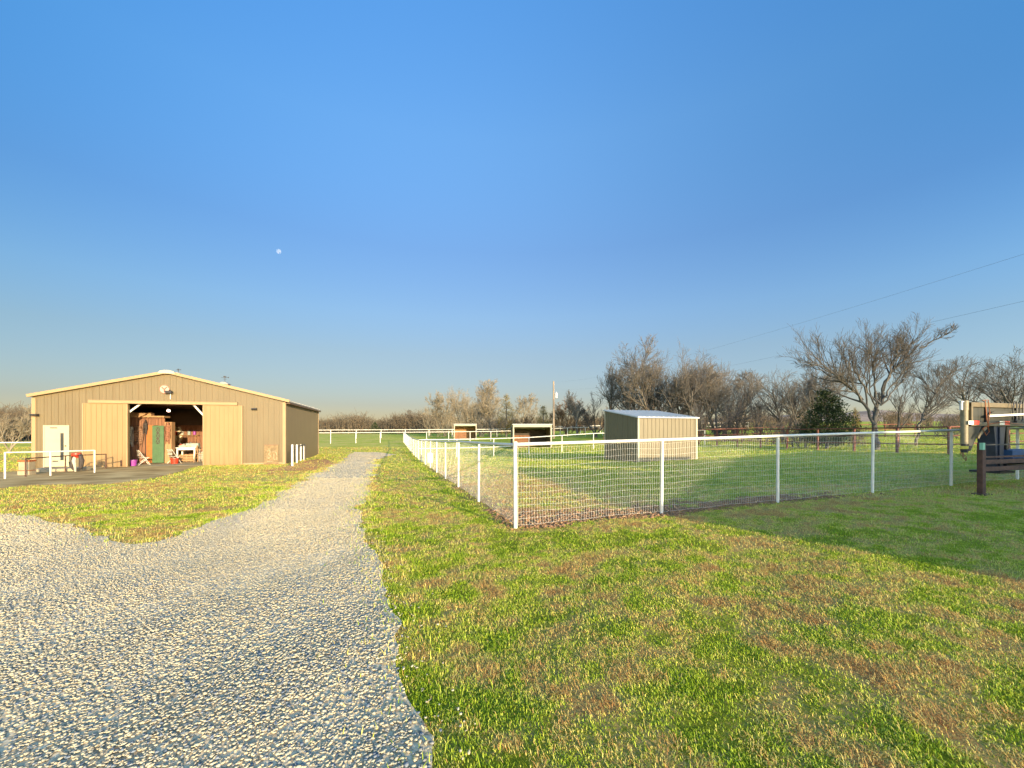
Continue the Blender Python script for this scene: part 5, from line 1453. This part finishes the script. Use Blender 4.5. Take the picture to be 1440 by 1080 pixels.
# ------------------------------------------------------------------ moon
mm = bpy.data.materials.new('daytime_moon'); mm.use_nodes = True
nt = mm.node_tree; nt.nodes.remove(nt.nodes['Principled BSDF'])
df = nt.nodes.new('ShaderNodeBsdfDiffuse'); tp = nt.nodes.new('ShaderNodeBsdfTransparent'); ad = nt.nodes.new('ShaderNodeAddShader')
tc = nt.nodes.new('ShaderNodeTexCoord'); n1 = nt.nodes.new('ShaderNodeTexNoise'); n1.inputs['Scale'].default_value = .06; nt.links.new(tc.outputs['Object'], n1.inputs['Vector'])
r1 = nt.nodes.new('ShaderNodeValToRGB'); r1.color_ramp.elements[0].color = (.02, .022, .02, 1); r1.color_ramp.elements[1].color = (.055, .055, .05, 1)
r1.color_ramp.elements[0].position = .42; r1.color_ramp.elements[1].position = .6
nt.links.new(n1.outputs['Fac'], r1.inputs[0]); nt.links.new(r1.outputs[0], df.inputs['Color'])
nt.links.new(df.outputs[0], ad.inputs[0]); nt.links.new(tp.outputs[0], ad.inputs[1]); nt.links.new(ad.outputs[0], nt.nodes['Material Output'].inputs['Surface'])
bm = bmesh.new(); bmesh.ops.create_icosphere(bm, subdivisions=3, radius=18)
me = bpy.data.meshes.new('moon'); bm.to_mesh(me); bm.free(); me.materials.append(mm); me.polygons.foreach_set('use_smooth', [True] * len(me.polygons))
mo = obj('moon', me, None, P(392, 353.5, 3000)); tag(mo, 'small pale daytime moon in the blue sky above the barn', 'moon')

# ------------------------------------------------------------------ light, sky, camera
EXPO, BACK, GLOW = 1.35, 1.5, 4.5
ELEV, SROT = math.radians(10), math.atan2(.549, -.836)
sd = Vector((.549 * math.cos(ELEV), -.836 * math.cos(ELEV), math.sin(ELEV)))
sun = bpy.data.lights.new('sun', 'SUN'); sun.energy = 4.6; sun.angle = math.radians(.5); sun.color = (1, .79, .50)
so = bpy.data.objects.new('sun', sun); COL.objects.link(so); so.rotation_euler = (-sd).to_track_quat('-Z', 'Y').to_euler(); so.location = sd * 50
wd = bpy.data.worlds.new('World'); scene.world = wd; wd.use_nodes = True
nt = wd.node_tree; bg = nt.nodes['Background']; sky = nt.nodes.new('ShaderNodeTexSky'); sky.sky_type = 'NISHITA'; sky.sun_disc = False
sky.sun_elevation = ELEV; sky.sun_rotation = SROT; sky.air_density = 1.0; sky.dust_density = .6; sky.ozone_density = 2.0; sky.altitude = 200
# exposure response of the photograph per elevation: clear upper sky richer, horizon glow held back
tc = nt.nodes.new('ShaderNodeTexCoord'); sx = nt.nodes.new('ShaderNodeSeparateXYZ'); nt.links.new(tc.outputs['Generated'], sx.inputs[0])
rp = nt.nodes.new('ShaderNodeValToRGB'); st = [(.0, (.124, .110, .112)), (.06, (.120, .103, .109)), (.182, (.165, .147, .144)), (.27, (.183, .185, .196)), (.407, (.184, .217, .259)), (.588, (.226, .319, .382)), (.74, (.206, .363, .478)), (.86, (.34, .39, .42)), (1, (.36, .39, .40))]
while len(rp.color_ramp.elements) < len(st): rp.color_ramp.elements.new(.5)
for e, (p_, c) in zip(rp.color_ramp.elements, st): e.position = p_; e.color = (*c, 1)
nt.links.new(sx.outputs[2], rp.inputs[0])
m1 = nt.nodes.new('ShaderNodeVectorMath'); m1.operation = 'MULTIPLY'; nt.links.new(sky.outputs[0], m1.inputs[0]); nt.links.new(rp.outputs[0], m1.inputs[1])
def mth(op, a, b_, clamp=False):
    n = nt.nodes.new('ShaderNodeMath'); n.operation = op; n.use_clamp = clamp
    for i, v in enumerate((a, b_)):
        if isinstance(v, (int, float)): n.inputs[i].default_value = v
        else: nt.links.new(v, n.inputs[i])
    return n.outputs[0]
X_, Z_ = sx.outputs[0], sx.outputs[2]
x2 = mth('MULTIPLY', X_, X_); z2 = mth('MULTIPLY', Z_, Z_)
poly = mth('ADD', mth('MULTIPLY', X_, -.26), mth('MULTIPLY', x2, -.21))
den = mth('ADD', 1, mth('MULTIPLY', poly, mth('SUBTRACT', 1, mth('MULTIPLY', z2, 1.2))))     # evens the sky out from left to right
inv = mth('DIVIDE', 1, den)
xz = mth('MULTIPLY', mth('MULTIPLY', x2, Z_), mth('ADD', mth('MULTIPLY', sx.outputs[1], 2.0), .4, True))
cs = nt.nodes.new('ShaderNodeVectorMath'); cs.operation = 'SCALE'; cs.inputs[0].default_value = (-2.0, -1.0, -.6); nt.links.new(xz, cs.inputs['Scale'])
c1 = nt.nodes.new('ShaderNodeVectorMath'); c1.operation = 'ADD'; c1.inputs[1].default_value = (1, 1, 1); nt.links.new(cs.outputs[0], c1.inputs[0])
ci_ = nt.nodes.new('ShaderNodeVectorMath'); ci_.operation = 'SCALE'; nt.links.new(c1.outputs[0], ci_.inputs[0]); nt.links.new(inv, ci_.inputs['Scale'])
back = mth('MULTIPLY', mth('MULTIPLY', mth('SUBTRACT', 0, sx.outputs[1]), 1.6, True), BACK)  # extra brightness added to the unseen sky behind the camera, as fill light
# fill added to the unseen sky: brightened low band beside and behind the viewer
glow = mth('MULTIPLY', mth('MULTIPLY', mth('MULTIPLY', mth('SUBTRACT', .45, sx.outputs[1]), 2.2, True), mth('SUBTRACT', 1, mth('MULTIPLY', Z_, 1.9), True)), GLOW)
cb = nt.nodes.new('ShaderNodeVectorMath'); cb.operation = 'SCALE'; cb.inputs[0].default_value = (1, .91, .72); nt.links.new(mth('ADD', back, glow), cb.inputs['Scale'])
tint = nt.nodes.new('ShaderNodeVectorMath'); tint.operation = 'SCALE'; tint.inputs[0].default_value = (.24, .36, .52)
nt.links.new(mth('MULTIPLY', mth('MULTIPLY', mth('MULTIPLY', mth('MULTIPLY', X_, mth('ADD', X_, 1)), .5), mth('SUBTRACT', 1, mth('MULTIPLY', Z_, 2.0), True)), mth('ADD', mth('MULTIPLY', sx.outputs[1], 2.0), .0, True)), tint.inputs['Scale'])
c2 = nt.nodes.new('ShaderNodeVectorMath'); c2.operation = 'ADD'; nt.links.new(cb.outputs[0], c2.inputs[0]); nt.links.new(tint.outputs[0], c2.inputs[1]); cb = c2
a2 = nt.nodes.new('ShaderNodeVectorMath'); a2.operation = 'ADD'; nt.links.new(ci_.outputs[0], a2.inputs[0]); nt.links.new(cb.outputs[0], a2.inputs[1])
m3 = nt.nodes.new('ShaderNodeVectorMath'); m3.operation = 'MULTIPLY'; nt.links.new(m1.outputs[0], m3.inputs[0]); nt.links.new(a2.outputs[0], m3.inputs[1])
m2 = nt.nodes.new('ShaderNodeVectorMath'); m2.operation = 'SCALE'; m2.inputs['Scale'].default_value = 1 / .15 / 2 ** EXPO; nt.links.new(m3.outputs[0], m2.inputs[0])
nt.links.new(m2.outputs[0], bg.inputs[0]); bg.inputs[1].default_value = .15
cam = bpy.data.cameras.new('camera'); co = bpy.data.objects.new('camera', cam); COL.objects.link(co)
co.location = (0, 0, CAMZ); co.rotation_euler = (math.pi / 2, 0, 0)
cam.sensor_width = 36; cam.lens = 14; cam.shift_y = (HY - 540) / 1440; cam.clip_end = 9000; cam.clip_start = .05
scene.camera = co
vs = scene.view_settings; vs.view_transform = 'Standard'; vs.look = 'None'; vs.exposure = EXPO; vs.gamma = 1
scene.render.engine = 'CYCLES'
scene.cycles.use_denoising = True
scene.cycles.denoiser = 'OPENIMAGEDENOISE'
scene.cycles.denoising_input_passes = 'RGB_ALBEDO_NORMAL'
scene.cycles.denoising_prefilter = 'ACCURATE'
